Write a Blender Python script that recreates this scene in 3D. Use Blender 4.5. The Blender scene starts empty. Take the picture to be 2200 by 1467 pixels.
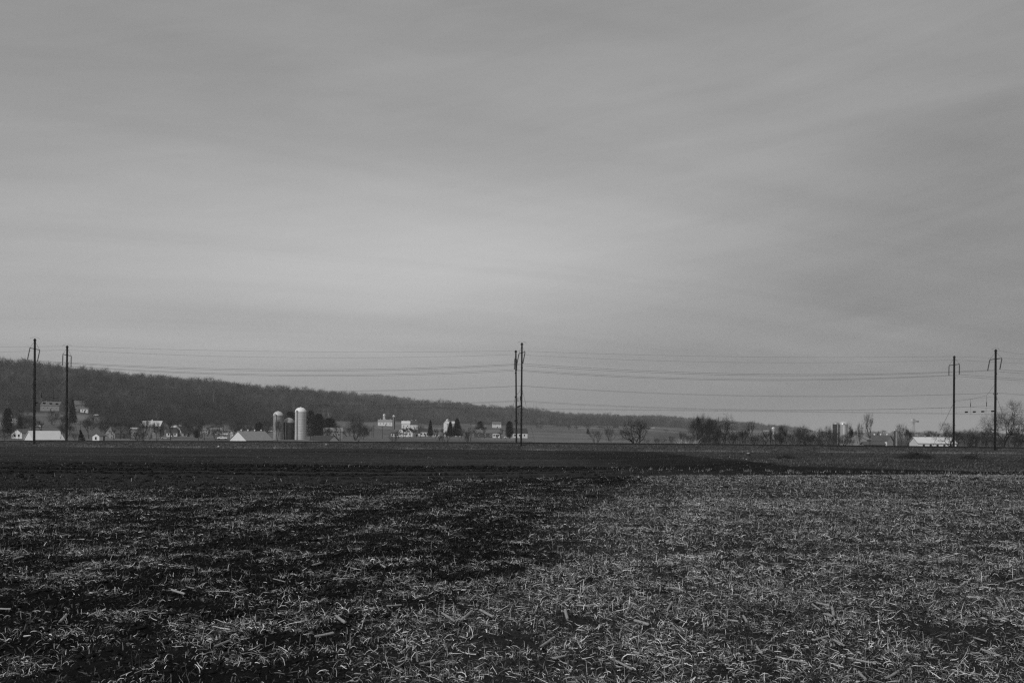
import bpy, math, random
import numpy as np
from mathutils import Vector

# ------------------------------------------------------------------ camera, light, exposure
S = bpy.context.scene
F = 2200 * 35.0 / 36.0            # focal length in pixels of the 2200 px wide frame
YH = 925.0                        # horizon row at the centre
ROLL = math.radians(-0.42)
CZ = 1.6
CR, SR = math.cos(ROLL), math.sin(ROLL)

cam_d = bpy.data.cameras.new('camera'); cam = bpy.data.objects.new('camera', cam_d)
S.collection.objects.link(cam); S.camera = cam
cam_d.lens = 35; cam_d.sensor_width = 36; cam_d.clip_start = 0.1; cam_d.clip_end = 60000
cam_d.shift_y = (YH - 733.5) / 2200.0
cam.location = (0, 0, CZ)
from mathutils import Matrix
right = Vector((CR, 0, -SR)); up = Vector((SR, 0, CR)); back = Vector((0, -1, 0))
M = Matrix((right, up, back)).transposed()
cam.rotation_euler = M.to_euler()

SUN_AZ = math.radians(-142)       # measured from +Y towards +X: light comes from behind and to the left
SUN_EL = math.radians(36)
sd = bpy.data.lights.new('sun', 'SUN'); sun = bpy.data.objects.new('sun', sd); S.collection.objects.link(sun)
sd.energy = 2.1; sd.angle = math.radians(12); sd.color = (1, 1, 1)
sv = Vector((math.sin(SUN_AZ) * math.cos(SUN_EL), math.cos(SUN_AZ) * math.cos(SUN_EL), math.sin(SUN_EL)))
sun.rotation_euler = sv.to_track_quat('Z', 'Y').to_euler()

S.view_settings.view_transform = 'Standard'; S.view_settings.look = 'None'
S.view_settings.exposure = 0.0; S.view_settings.gamma = 1.0
S.cycles.max_bounces = 5; S.cycles.diffuse_bounces = 2; S.cycles.glossy_bounces = 2
S.cycles.transparent_max_bounces = 6; S.cycles.volume_bounces = 1
S.cycles.use_denoising = False
S.cycles.use_adaptive_sampling = True; S.cycles.adaptive_threshold = 0.012
S.cycles.filter_width = 1.3
S.render.use_persistent_data = False

class NT:
    """small helper for node trees"""
    def __init__(s, tree): s.t = tree
    def n(s, typ, **kw):
        nd = s.t.nodes.new(typ)
        for k, v in kw.items(): setattr(nd, k, v)
        return nd
    def put(s, sock, v):
        if hasattr(v, 'links') or hasattr(v, 'is_linked'): s.t.links.new(v, sock)
        else: sock.default_value = v
    def m(s, op, a, b=0.0, c=None, clamp=False):
        nd = s.n('ShaderNodeMath', operation=op, use_clamp=clamp)
        s.put(nd.inputs[0], a); s.put(nd.inputs[1], b)
        if c is not None: s.put(nd.inputs[2], c)
        return nd.outputs[0]
    def vm(s, op, a, b):
        nd = s.n('ShaderNodeVectorMath', operation=op); s.put(nd.inputs[0], a); s.put(nd.inputs[1], b); return nd.outputs[0]
    def xyz(s, x, y, z):
        nd = s.n('ShaderNodeCombineXYZ'); s.put(nd.inputs[0], x); s.put(nd.inputs[1], y); s.put(nd.inputs[2], z); return nd.outputs[0]
    def noise(s, vec, scale, detail=3, rough=0.5, dist=0.0):
        nd = s.n('ShaderNodeTexNoise'); s.put(nd.inputs['Vector'], vec); nd.inputs['Scale'].default_value = scale
        nd.inputs['Detail'].default_value = detail; nd.inputs['Roughness'].default_value = rough
        nd.inputs['Distortion'].default_value = dist
        return nd.outputs[0]
    def ss(s, v, lo, hi, a=0.0, b=1.0):
        nd = s.n('ShaderNodeMapRange', interpolation_type='SMOOTHSTEP'); s.put(nd.inputs[0], v)
        nd.inputs[1].default_value = lo; nd.inputs[2].default_value = hi; nd.inputs[3].default_value = a; nd.inputs[4].default_value = b
        return nd.outputs[0]

# ---- world: high thin overcast, drawn in real sky directions (azimuth, elevation)
W = bpy.data.worlds.new('World'); S.world = W; W.use_nodes = True
W.node_tree.nodes.clear(); w = NT(W.node_tree)
tc = w.n('ShaderNodeTexCoord'); sep = w.n('ShaderNodeSeparateXYZ'); w.put(sep.inputs[0], tc.outputs['Generated'])
dx, dy, dz = sep.outputs
az = w.m('MULTIPLY', w.m('ARCTAN2', dx, dy), 57.2958)
el = w.m('MULTIPLY', w.m('ARCSINE', dz), 57.2958)
def blob(a0, aw, e0, ew, amp):
    p = w.m('POWER', w.m('DIVIDE', w.m('SUBTRACT', az, a0), aw), 2.0)
    q = w.m('POWER', w.m('DIVIDE', w.m('SUBTRACT', el, e0), ew), 2.0)
    return w.m('MULTIPLY', w.m('EXPONENT', w.m('MULTIPLY', w.m('ADD', p, q), -1.0)), amp)
zz = w.m('ADD', w.m('MAXIMUM', dz, 0.0), 0.10)
cx = w.m('DIVIDE', dx, zz); cy = w.m('DIVIDE', dy, zz)
ang = math.radians(24)
rx = w.m('ADD', w.m('MULTIPLY', cx, math.cos(ang)), w.m('MULTIPLY', cy, math.sin(ang)))
ry = w.m('SUBTRACT', w.m('MULTIPLY', cy, math.cos(ang)), w.m('MULTIPLY', cx, math.sin(ang)))
st1 = w.noise(w.xyz(w.m('MULTIPLY', rx, 0.35), w.m('MULTIPLY', ry, 1.0), 1.7), 0.55, 4, 0.5, 0.6)
st2 = w.noise(w.xyz(w.m('MULTIPLY', rx, 0.22), w.m('MULTIPLY', ry, 1.6), 7.3), 1.1, 5, 0.55, 0.9)
soft = w.noise(w.xyz(w.m('MULTIPLY', az, 0.05), w.m('MULTIPLY', el, 0.16), 3.1), 1.0, 3, 0.5, 0.3)
fade = w.ss(el, 0.0, 5.0)
sky = w.n('ShaderNodeTexSky', sky_type='NISHITA'); sky.sun_disc = False
sky.sun_elevation = SUN_EL; sky.sun_rotation = SUN_AZ
bw = w.n('ShaderNodeRGBToBW'); w.put(bw.inputs[0], sky.outputs[0])
lum = w.m('MULTIPLY', w.m('MINIMUM', bw.outputs[0], 3.0), 0.012)
for t in (blob(-8, 22, 9.2, 5.6, 0.165), blob(-30, 20, 5.5, 4.5, 0.06), blob(14, 14, 2.5, 4.0, -0.045), blob(27, 14, 6, 8, -0.04),
          blob(8, 14, 13, 4.0, 0.03), blob(-8, 12, 16, 5, -0.012), blob(20, 9, 21, 5, 0.035), blob(25, 7, 15, 3, -0.035), blob(-14, 9, 6.0, 0.9, -0.04), blob(-4, 12, 10, 3.6, 0.030), blob(25, 8, 15, 1.6, -0.035), blob(15, 6, 13.0, 1.3, -0.022), blob(19, 9, 7.6, 2.0, -0.03), blob(25, 7, 11.8, 1.6, -0.035), blob(4, 8, 1.5, 2.5, -0.03)):
    lum = w.m('ADD', lum, t)
lum = w.m('ADD', lum, w.m('MULTIPLY', w.m('MULTIPLY', w.m('SUBTRACT', st1, 0.5), 0.12), fade))
lum = w.m('ADD', lum, w.m('MULTIPLY', w.m('MULTIPLY', w.m('SUBTRACT', st2, 0.5), 0.10), fade))
lum = w.m('ADD', lum, w.m('MULTIPLY', w.m('SUBTRACT', soft, 0.5), 0.08))
pp = w.m('ADD', w.m('MULTIPLY', az, 0.99), w.m('MULTIPLY', el, 0.14)); qq = w.m('SUBTRACT', w.m('MULTIPLY', el, 0.99), w.m('MULTIPLY', az, 0.14))
st3 = w.noise(w.xyz(w.m('MULTIPLY', pp, 0.035), w.m('MULTIPLY', qq, 0.20), 11.0), 1.0, 5, 0.55, 0.7)
st4 = w.noise(w.xyz(w.m('MULTIPLY', pp, 0.12), w.m('MULTIPLY', qq, 0.8), 23.0), 1.0, 5, 0.6, 1.2)
rightw = w.ss(az, -12.0, 22.0, 0.35, 1.0)
lum = w.m('ADD', lum, w.m('MULTIPLY', w.m('MULTIPLY', w.m('SUBTRACT', st3, 0.5), 0.11), rightw))
lum = w.m('ADD', lum, w.m('MULTIPLY', w.m('SUBTRACT', st4, 0.5), 0.045))
lum = w.m('ADD', lum, 0.272)
lum = w.m('MAXIMUM', lum, 0.05)
bg = w.n('ShaderNodeBackground'); w.put(bg.inputs[0], w.xyz(lum, lum, lum)); bg.inputs[1].default_value = 1.0
wo = w.n('ShaderNodeOutputWorld'); w.put(wo.inputs[0], bg.outputs[0])

# ------------------------------------------------------------------ pixel <-> world
def at(px, py, D):
    a = (px - 1100) / F; b = (YH - py) / F
    return Vector(((a * CR + b * SR) * D, D, CZ + (-a * SR + b * CR) * D))
def zpix(px, py, D): return at(px, py, D).z
UN = np.array([-0.061, 1.0]); UN = UN / np.linalg.norm(UN)   # normal of the railway line
UT = np.array([UN[1], -UN[0]])                               # direction along the line
def track_xy(px, P):
    u = (px - 1100) / F
    D = P / (UN[1] + u * UN[0]); return Vector((u * D, D))
def tp(s, P): v = UT * s + UN * P; return float(v[0]), float(v[1])
def zrail(x): return -0.72 - 0.30 * (x / 100.0) ** 2

# ------------------------------------------------------------------ noise in numpy
def _h(ix, iy, seed):
    n = (ix.astype(np.int64) * 374761393 + iy.astype(np.int64) * 668265263 + seed * 1442695041) & 0x7fffffff
    n = (n ^ (n >> 13)) * 1274126177 & 0x7fffffff
    n = n ^ (n >> 16)
    return (n & 0xffff) / 65535.0
def vnoise(x, y, seed=0):
    x = np.asarray(x, float); y = np.asarray(y, float)
    ix = np.floor(x); iy = np.floor(y); fx = x - ix; fy = y - iy
    fx = fx * fx * (3 - 2 * fx); fy = fy * fy * (3 - 2 * fy)
    a = _h(ix, iy, seed); b = _h(ix + 1, iy, seed); c = _h(ix, iy + 1, seed); d = _h(ix + 1, iy + 1, seed)
    return (a + (b - a) * fx) * (1 - fy) + (c + (d - c) * fx) * fy
def fbm(x, y, o=4, seed=0, g=0.5):
    s = 0; a = 1; t = 0
    for i in range(o):
        s = s + a * vnoise(x * 2 ** i + 13.7 * i, y * 2 ** i - 7.1 * i, seed + i); t += a; a *= g
    return s / t - 0.5
def sm(a, b, v):
    t = np.clip((np.asarray(v, float) - a) / (b - a), 0, 1); return t * t * (3 - 2 * t)

# ------------------------------------------------------------------ terrain heights
COLS = [-400, 0, 160, 300, 450, 600, 820, 950, 1100, 1250, 1400, 1500, 1600, 1680, 1760, 1900, 2200, 2700]
# rows of (depth, picture row of the bare ground) per column; beyond the railway
TAB = {
 -400: [(215, 958), (300, 955), (450, 946), (620, 928), (800, 902), (900, 884), (1000, 874), (1500, 778), (1900, 800), (5000, 890)],
 0:    [(215, 956), (300, 954), (450, 944), (620, 928), (800, 902), (900, 884), (1000, 876), (1500, 787), (1900, 812), (5000, 890)],
 160:  [(215, 957), (300, 955), (450, 945), (620, 931), (800, 906), (900, 885), (1000, 878), (1500, 800), (1900, 822), (5000, 895)],
 300:  [(215, 958), (300, 957), (450, 947), (620, 938), (800, 924), (950, 908), (1550, 815), (2000, 832), (5000, 900)],
 450:  [(215, 959), (300, 958), (450, 948), (620, 939), (850, 927), (1050, 912), (1650, 828), (2100, 842), (5000, 905)],
 600:  [(215, 960), (300, 959), (450, 950), (620, 941), (900, 928), (1150, 912), (1800, 844), (2250, 856), (5000, 905)],
 820:  [(215, 961), (300, 960), (500, 947), (800, 935.5), (1150, 914), (1400, 905), (2100, 859), (2500, 868), (5000, 910)],
 950:  [(215, 962), (300, 961), (500, 947), (800, 936), (1200, 925), (1600, 912), (2350, 872), (2700, 880), (5000, 915)],
 1100: [(215, 962), (300, 961), (500, 948), (800, 937), (1200, 928), (1700, 917), (2600, 883), (3000, 890), (5500, 918)],
 1250: [(215, 963), (300, 962), (500, 951), (800, 942), (1200, 931), (1800, 917), (2950, 897), (3400, 902), (6000, 920)],
 1400: [(215, 964), (300, 963), (500, 953), (800, 945), (1200, 934), (1900, 919), (3300, 899), (3700, 903), (6500, 922)],
 1500: [(215, 965), (300, 964), (500, 956), (800, 948), (1200, 938), (2000, 924), (3500, 905), (3900, 909), (6500, 924)],
 1600: [(215, 966), (300, 965), (500, 958), (800, 950), (1200, 940), (2100, 929), (3700, 914), (4100, 917), (6500, 925)],
 1680: [(215, 966), (300, 965), (500, 959), (800, 951), (1200, 942), (2200, 932), (3900, 921), (4300, 923), (6500, 927)],
 1760: [(215, 967), (300, 966), (500, 960), (800, 952), (1200, 943), (2300, 934), (4000, 929), (4500, 929), (7000, 929)],
 1900: [(215, 968), (300, 967), (500, 961), (800, 953), (1200, 944), (2300, 936), (4000, 931), (4500, 930), (7000, 930)],
 2200: [(215, 970), (300, 969), (500, 963), (800, 955), (1200, 946), (2300, 938), (4000, 933), (4500, 932), (7000, 931)],
 2700: [(215, 974), (300, 973), (500, 968), (800, 958), (1200, 949), (2300, 941), (4000, 936), (4500, 935), (7000, 934)],
}
COL_AZ = np.array([math.atan2(c - 1100, F) for c in COLS])
DG = np.concatenate([np.linspace(215, 1000, 60), np.linspace(1030, 7000, 160)])
ZT = np.zeros((len(COLS), len(DG)))
for i, c in enumerate(COLS):
    ds = [d for d, _ in TAB[c]]; zs = [at(c, p, d).z for d, p in TAB[c]]
    ZT[i] = np.interp(DG, ds, zs)
    k = np.ones(5) / 5; zp = np.pad(ZT[i], 2, mode='edge'); ZT[i] = np.convolve(zp, k, mode='valid')
EDGE = (np.array([0, 400, 800, 1200, 1500, 2200]), np.array([25.5, 28.0, 31.0, 36.0, 38.5, 41.0]))
GRASS = (np.array([1330, 1390, 1500, 1700, 2200, 2600]), np.array([188, 172, 110, 72, 58, 50]))
def pxof(x, y): return 1100 + F * np.clip(x / np.maximum(y, 0.5), -3, 3)
def near_z(x, y):
    """field in front of the railway (smooth part)"""
    r = np.maximum(y, 0)
    left = np.interp(r, [0, 22, 40, 70, 120, 186, 215], [0, 0.0, -0.18, -0.55, -1.15, -2.02, -2.3])
    rite = np.interp(r, [0, 36, 42, 52, 66, 100, 186, 215], [0, 0.0, -0.12, -0.50, -0.85, -1.22, -2.08, -2.5])
    t = sm(-6, 12, x / np.maximum(r, 6) * 30)
    return left * (1 - t) + rite * t + 0.10 * fbm(x / 9, y / 9, 2, 5) * sm(3, 12, r) * (1 - sm(100, 180, r)) 
def ground(x, y):
    x = np.asarray(x, float); y = np.asarray(y, float)
    azv = np.arctan2(x, np.maximum(y, 0.01)); r = np.sqrt(x * x + y * y)
    D = r * np.cos(np.clip(azv, COL_AZ[0], COL_AZ[-1]))
    ci = np.clip(np.interp(azv, COL_AZ, np.arange(len(COLS))), 0, len(COLS) - 1)
    i0 = np.clip(np.floor(ci).astype(int), 0, len(COLS) - 2); ft = ci - i0; ft = ft * ft * (3 - 2 * ft)
    di = np.interp(D, DG, np.arange(len(DG))); j0 = np.clip(np.floor(di).astype(int), 0, len(DG) - 2); fd = di - j0
    za = ZT[i0, j0] * (1 - fd) + ZT[i0, j0 + 1] * fd; zb = ZT[i0 + 1, j0] * (1 - fd) + ZT[i0 + 1, j0 + 1] * fd
    zfar = za * (1 - ft) + zb * ft
    P = x * UN[0] + y * UN[1]
    t = sm(196, 222, P)
    z = near_z(x, y) * (1 - t) + zfar * t
    z = z + t * sm(250, 500, r) * (4.0 * fbm(x / 160, y / 160, 3, 31)) * sm(900, 1500, r)
    beh = sm(0, 200, -y); return z * (1 - beh)
def gz(x, y): return float(ground(np.array([x]), np.array([y]))[0])
def base(px, D):
    u = (px - 1100) / F; return Vector((u * D, D, gz(u * D, D)))

# ------------------------------------------------------------------ mesh + object helpers
COLL = S.collection
def np_mesh(name, V, Q, mat=None, smooth=False, attrs=None):
    me = bpy.data.meshes.new(name)
    V = np.asarray(V, np.float32); Q = np.asarray(Q, np.int32)
    n = Q.shape[1]
    me.vertices.add(len(V)); me.vertices.foreach_set('co', V.ravel())
    me.loops.add(Q.size); me.loops.foreach_set('vertex_index', Q.ravel())
    me.polygons.add(len(Q))
    me.polygons.foreach_set('loop_start', np.arange(0, Q.size, n, dtype=np.int32))
    me.polygons.foreach_set('loop_total', np.full(len(Q), n, np.int32))
    if smooth: me.polygons.foreach_set('use_smooth', np.ones(len(Q), bool))
    for k, v in (attrs or {}).items():
        a = me.attributes.new(k, 'FLOAT', 'POINT'); a.data.foreach_set('value', np.asarray(v, np.float32))
    me.update(calc_edges=True)
    if mat: me.materials.append(mat)
    return me
class MB:
    """mesh builder of boxes, prisms, tubes, lathes"""
    def __init__(s): s.v = []; s.f = []
    def add(s, vs, fs):
        o = len(s.v); s.v += [tuple(p) for p in vs]; s.f += [tuple(i + o for i in f) for f in fs]; return s
    def box(s, x0, x1, y0, y1, z0, z1):
        return s.add([(x0, y0, z0), (x1, y0, z0), (x1, y1, z0), (x0, y1, z0), (x0, y0, z1), (x1, y0, z1), (x1, y1, z1), (x0, y1, z1)],
                     [(0, 3, 2, 1), (4, 5, 6, 7), (0, 1, 5, 4), (1, 2, 6, 5), (2, 3, 7, 6), (3, 0, 4, 7)])
    def tube(s, p0, p1, r0, r1=None, k=6, cap=True):
        p0 = Vector(p0); p1 = Vector(p1); r1 = r0 if r1 is None else r1
        d = (p1 - p0).normalized(); a = d.orthogonal().normalized(); b = d.cross(a)
        vs = []
        for p, r in ((p0, r0), (p1, r1)):
            for i in range(k):
                t = 2 * math.pi * i / k; vs.append(p + a * math.cos(t) * r + b * math.sin(t) * r)
        fs = [(i, (i + 1) % k, k + (i + 1) % k, k + i) for i in range(k)]
        if cap: fs += [tuple(range(k - 1, -1, -1)), tuple(range(k, 2 * k))]
        return s.add(vs, fs)
    def path(s, pts, r, k=4):
        for a, b in zip(pts, pts[1:]): s.tube(a, b, r, r, k, False)
        return s
    def lathe(s, prof, k=24, c=(0, 0)):
        vs = []; fs = []
        for r, z in prof:
            for i in range(k):
                t = 2 * math.pi * i / k; vs.append((c[0] + r * math.cos(t), c[1] + r * math.sin(t), z))
        for j in range(len(prof) - 1):
            for i in range(k):
                fs.append((j * k + i, j * k + (i + 1) % k, (j + 1) * k + (i + 1) % k, (j + 1) * k + i))
        return s.add(vs, fs)
    def poly(s, vs): return s.add(vs, [tuple(range(len(vs)))])
    def prism(s, outline, axis, a0, a1):
        """outline: 2-D points; extruded along axis ('x': pts are (y,z), 'y': pts are (x,z))"""
        n = len(outline); mk = (lambda a, p: (a, p[0], p[1])) if axis == 'x' else (lambda a, p: (p[0], a, p[1]))
        vs = [mk(a0, p) for p in outline] + [mk(a1, p) for p in outline]
        fs = [tuple(range(n)), tuple(range(2 * n - 1, n - 1, -1))] + [(i, n + i, n + (i + 1) % n, (i + 1) % n) for i in range(n)]
        return s.add(vs, fs)
    def mesh(s, name, mat, smooth=False):
        me = bpy.data.meshes.new(name); me.from_pydata(s.v, [], s.f)
        import bmesh
        bm = bmesh.new(); bm.from_mesh(me); bmesh.ops.recalc_face_normals(bm, faces=bm.faces); bm.to_mesh(me); bm.free()
        if smooth:
            for p in me.polygons: p.use_smooth = True
        me.materials.append(mat); return me
    def build(s, name, mat, parent=None, smooth=False): return link(name, s.mesh(name, mat, smooth), parent)
def link(name, data, parent=None):
    o = bpy.data.objects.new(name, data); COLL.objects.link(o)
    if parent is not None: o.parent = parent
    return o
def tag(o, label=None, cat=None, group=None, kind=None):
    if label: o['label'] = label
    if cat: o['category'] = cat
    if group: o['group'] = group
    if kind: o['kind'] = kind
    return o
def root(name, loc, rz, label, cat, group=None, scale=None):
    o = link(name, None); o.location = loc; o.rotation_euler = (0, 0, rz)
    if scale: o.scale = scale
    return tag(o, label, cat, group)
def copy_tree(o, parent=None):
    c = o.copy(); COLL.objects.link(c)
    if parent is not None: c.parent = parent
    for ch in list(o.children): copy_tree(ch, c)
    return c

# ------------------------------------------------------------------ materials
def mat(name, alb, rough=0.8, spec=0.3, var=0.15, vscale=3.0, bump=0.0, bscale=20.0, metal=0.0, attr=None, stretch=None, extra=None):
    m = bpy.data.materials.new(name); m.use_nodes = True
    m.node_tree.nodes.clear(); t = NT(m.node_tree)
    b = t.n('ShaderNodeBsdfPrincipled'); out = t.n('ShaderNodeOutputMaterial'); t.put(out.inputs[0], b.outputs[0])
    tcn = t.n('ShaderNodeTexCoord'); vec = tcn.outputs['Object']
    if stretch:
        vec = t.vm('MULTIPLY', vec, stretch)
    col = alb
    nz = t.noise(vec, vscale, 4, 0.6)
    f = t.m('MULTIPLY_ADD', t.m('SUBTRACT', nz, 0.5), var * 4, 1.0)
    if attr:
        an = t.n('ShaderNodeAttribute', attribute_name=attr); col = t.m('MULTIPLY', an.outputs['Fac'], alb)
    col = t.m('MULTIPLY', f, col)
    if extra: col = extra(t, vec, col)
    col = t.m('MAXIMUM', col, 0.004)
    t.put(b.inputs['Base Color'], t.xyz(col, col, col))
    b.inputs['Roughness'].default_value = rough; b.inputs['Metallic'].default_value = metal
    b.inputs['Specular IOR Level'].default_value = spec
    if bump:
        bn = t.n('ShaderNodeBump'); bn.inputs['Strength'].default_value = 1.0; bn.inputs['Distance'].default_value = bump
        t.put(bn.inputs['Height'], t.noise(tcn.outputs['Object'], bscale, 5, 0.65)); t.put(b.inputs['Normal'], bn.outputs[0])
    return m
def boards(period, depth=0.25):
    def f(t, vec, col):
        sp = t.n('ShaderNodeSeparateXYZ'); t.put(sp.inputs[0], vec)
        fr = t.m('FRACT', t.m('DIVIDE', t.m('ADD', sp.outputs[0], sp.outputs[1]), period))
        return t.m('MULTIPLY', col, t.m('SUBTRACT', 1.0, t.m('MULTIPLY', t.m('LESS_THAN', fr, 0.16), depth)))
    return f
def staves(t, vec, col):
    """concrete stave silo: horizontal joints, vertical joints, staining"""
    sp = t.n('ShaderNodeSeparateXYZ'); t.put(sp.inputs[0], vec)
    an = t.m('MULTIPLY', t.m('ARCTAN2', sp.outputs[1], sp.outputs[0]), 30 / (2 * math.pi))
    v = t.m('LESS_THAN', t.m('FRACT', an), 0.16)
    h = t.m('LESS_THAN', t.m('FRACT', t.m('DIVIDE', sp.outputs[2], 0.76)), 0.22)
    st = t.noise(t.vm('MULTIPLY', vec, (1.3, 1.3, 0.10)), 1.0, 4, 0.6)
    g = t.m('SUBTRACT', 1.0, t.m('MULTIPLY', t.m('MAXIMUM', t.m('MULTIPLY', v, 0.8), h), 0.30))
    return t.m('MULTIPLY', t.m('MULTIPLY', col, g), t.m('MULTIPLY_ADD', st, 0.7, 0.62))
m_steel = mat('dark_steel', 0.012, 0.7, 0.2, 0.2, 2.0)
m_wire = mat('wire_metal', 0.05, 0.6, 0.3, 0.0)
m_guy = mat('galvanised_wire', 0.22, 0.6, 0.3, 0.0)
m_insul = mat('insulator_glaze', 0.015, 0.35, 0.4, 0.0)
m_rail = mat('rail_steel', 0.02, 0.6, 0.3, 0.2, 1.0)
m_railtop = mat('rail_head', 0.25, 0.3, 0.5, 0.1, 1.0, metal=0.6)
m_sleeper = mat('sleeper_wood', 0.04, 0.9, 0.1, 0.2, 2.0)
m_bark = mat('bark', 0.045, 0.9, 0.1, 0.15, 3.0)
m_twig = mat('twigs', 0.05, 0.9, 0.1, 0.1, 1.0)
m_twig_pale = mat('pale_twigs', 0.16, 0.9, 0.1, 0.1, 1.0)
m_needle = mat('needles', 0.018, 0.9, 0.1, 0.3, 1.5)
m_white = mat('white_paint', 0.70, 0.7, 0.3, 0.05, 0.6)
m_cream = mat('pale_siding', 0.72, 0.8, 0.2, 0.07, 0.6, extra=boards(0.9, 0.12))
m_grey = mat('grey_wall', 0.24, 0.85, 0.2, 0.12, 0.5)
m_dwall = mat('dark_wall', 0.07, 0.9, 0.1, 0.15, 0.5)
m_tin = mat('tin_roof', 0.66, 0.5, 0.4, 0.08, 0.4, extra=boards(0.75, 0.16))
m_tin2 = mat('grey_tin_roof', 0.26, 0.5, 0.4, 0.1, 0.5, extra=boards(0.75, 0.2))
m_dtin = mat('weathered_tin_roof', 0.085, 0.6, 0.3, 0.15, 0.4, extra=boards(1.1, 0.3))
m_shingle = mat('shingle_roof', 0.06, 0.9, 0.1, 0.12, 1.2)
m_shingle2 = mat('pale_shingle_roof', 0.14, 0.9, 0.1, 0.12, 1.2)
m_glass = mat('window_glass', 0.03, 0.15, 0.5, 0.0)
m_stave = mat('silo_stave', 0.46, 0.9, 0.15, 0.08, 0.7, extra=staves)
m_dstave = mat('dark_silo_stave', 0.055, 0.9, 0.15, 0.12, 0.7, extra=staves)
m_dome = mat('silo_dome_metal', 0.62, 0.38, 0.5, 0.08, 0.8, metal=0.25)
m_ddome = mat('weathered_dome_metal', 0.34, 0.5, 0.4, 0.3, 0.5, metal=0.2)
m_carw = mat('white_car_paint', 0.8, 0.3, 0.5, 0.0)
m_carg = mat('grey_car_paint', 0.35, 0.3, 0.5, 0.0)
m_tyre = mat('tyre_rubber', 0.02, 0.8, 0.2, 0.0)
m_conc = mat('concrete', 0.10, 0.9, 0.2, 0.2, 2.0)
m_straw = mat('dry_straw', 1.0, 0.55, 0.35, 0.10, 30.0, attr='tint')
m_stalk = mat('corn_stalk_rind', 0.34, 0.6, 0.3, 0.25, 14.0, bump=0.003, bscale=90)
m_stalkd = mat('dark_corn_stalk_rind', 0.07, 0.7, 0.2, 0.25, 14.0, bump=0.003, bscale=90)
m_pith = mat('corn_pith', 0.5, 0.8, 0.2, 0.1, 20)
m_clod = mat('wet_clod', 0.015, 0.95, 0.03, 0.3, 8.0, bump=0.02, bscale=12)
m_wood = mat('cut_wood', 0.55, 0.8, 0.2, 0.1, 8)
m_forest = mat('wood_twigs', 0.052, 0.95, 0.05, 0.0, 1.0, attr='tint')

def ground_mat():
    m = bpy.data.materials.new('earth_and_fields'); m.use_nodes = True; m.node_tree.nodes.clear(); t = NT(m.node_tree)
    b = t.n('ShaderNodeBsdfPrincipled'); out = t.n('ShaderNodeOutputMaterial'); t.put(out.inputs[0], b.outputs[0])
    tcn = t.n('ShaderNodeTexCoord'); v = tcn.outputs['Object']
    a = t.n('ShaderNodeAttribute', attribute_name='alb').outputs['Fac']
    fine = t.n('ShaderNodeAttribute', attribute_name='fine').outputs['Fac']      # 1 on the near fields
    n1 = t.noise(v, 22.0, 6, 0.7); n2 = t.noise(v, 2.2, 4, 0.6); n3 = t.noise(v, 0.03, 5, 0.6); n4 = t.noise(v, 0.35, 4, 0.6)
    near = t.m('ADD', t.m('MULTIPLY', t.m('SUBTRACT', n1, 0.5), 2.6), t.m('MULTIPLY', t.m('SUBTRACT', n2, 0.5), 1.2))
    far = t.m('ADD', t.m('MULTIPLY', t.m('SUBTRACT', n3, 0.5), 0.9), t.m('MULTIPLY', t.m('SUBTRACT', n4, 0.5), 0.5))
    mod = t.m('ADD', 1.0, t.m('ADD', t.m('MULTIPLY', near, fine), t.m('MULTIPLY', far, t.m('SUBTRACT', 1.0, fine))))
    c = t.m('MULTIPLY', a, t.m('MAXIMUM', mod, 0.15))
    t.put(b.inputs['Base Color'], t.xyz(c, c, c)); b.inputs['Roughness'].default_value = 0.9
    b.inputs['Specular IOR Level'].default_value = 0.06
    bn = t.n('ShaderNodeBump'); bn.inputs['Strength'].default_value = 1.0; bn.inputs['Distance'].default_value = 0.05
    hh = t.m('ADD', t.noise(v, 9.0, 6, 0.7), t.m('MULTIPLY', t.noise(v, 45.0, 3, 0.6), 0.3))
    t.put(bn.inputs['Height'], t.m('MULTIPLY', hh, fine)); t.put(b.inputs['Normal'], bn.outputs[0])
    return m
m_ground = ground_mat()

# ------------------------------------------------------------------ the ground: one sheet
def light_side(x, y, wob=True):
    """0 on the dark half-worked soil on the left, 1 on the pale stubble on the right"""
    bx = np.interp(y, [5, 6.3, 8.4, 10.5, 16.7, 24, 36, 42], [-1.6, -1.2, -0.6, -0.1, 0.3, 1.6, 3.9, 5.0])
    n = fbm(x / 2.2, y / 4.0, 3, 77) * 2.2
    return sm(-0.9, 1.1, (x - bx) / (0.55 + y * 0.035) * 1.0 + n)
def pass_c(x, y):
    """position across the tractor passes, which bend away to the right"""
    return x - np.interp(y, [0, 4, 7, 9, 11.2, 14, 18.5, 24.4, 29, 38, 60], [-11, -8, -5.6, -4.1, -2.2, 0, 1.0, 2.2, 3.0, 4.6, 8])
def passes(x, y):
    c = pass_c(x, y) + 0.5 * fbm(x / 1.5, y / 1.5, 2, 88)
    d = 1.6 * fbm(c / 0.9, y / 30, 3, 91)
    for c0, w_, a in ((0.0, 0.8, 1.3), (-3.4, 0.35, 0.45), (-9.3, 0.6, 0.8), (-6.0, 0.3, 0.4), (2.0, 0.25, 0.3)):
        d = d - a * np.exp(-((c - c0) / w_) ** 2)
    d = d - 0.85 * np.exp(-((c + 0.9) / 1.7) ** 2) * sm(14, 24, y)
    return d
def density_noise(x, y):
    """patchy cover following the passes, plus clumps"""
    ls = light_side(x, y)
    row = np.cos(2 * math.pi * (x - 0.18 * y) / 0.76)
    return (0.55 * passes(x, y)) * (1 - 0.75 * ls) + 0.65 * fbm(pass_c(x, y) / 0.8, y / 6, 2, 90) * (1 - ls) + 0.45 * fbm((x - 0.18 * y) / 0.7, y / 8, 2, 92) * ls + (1.7 - 0.3 * ls) * fbm(x / 0.55, y / 0.5, 2, 95) + 0.05 * row * ls
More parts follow.
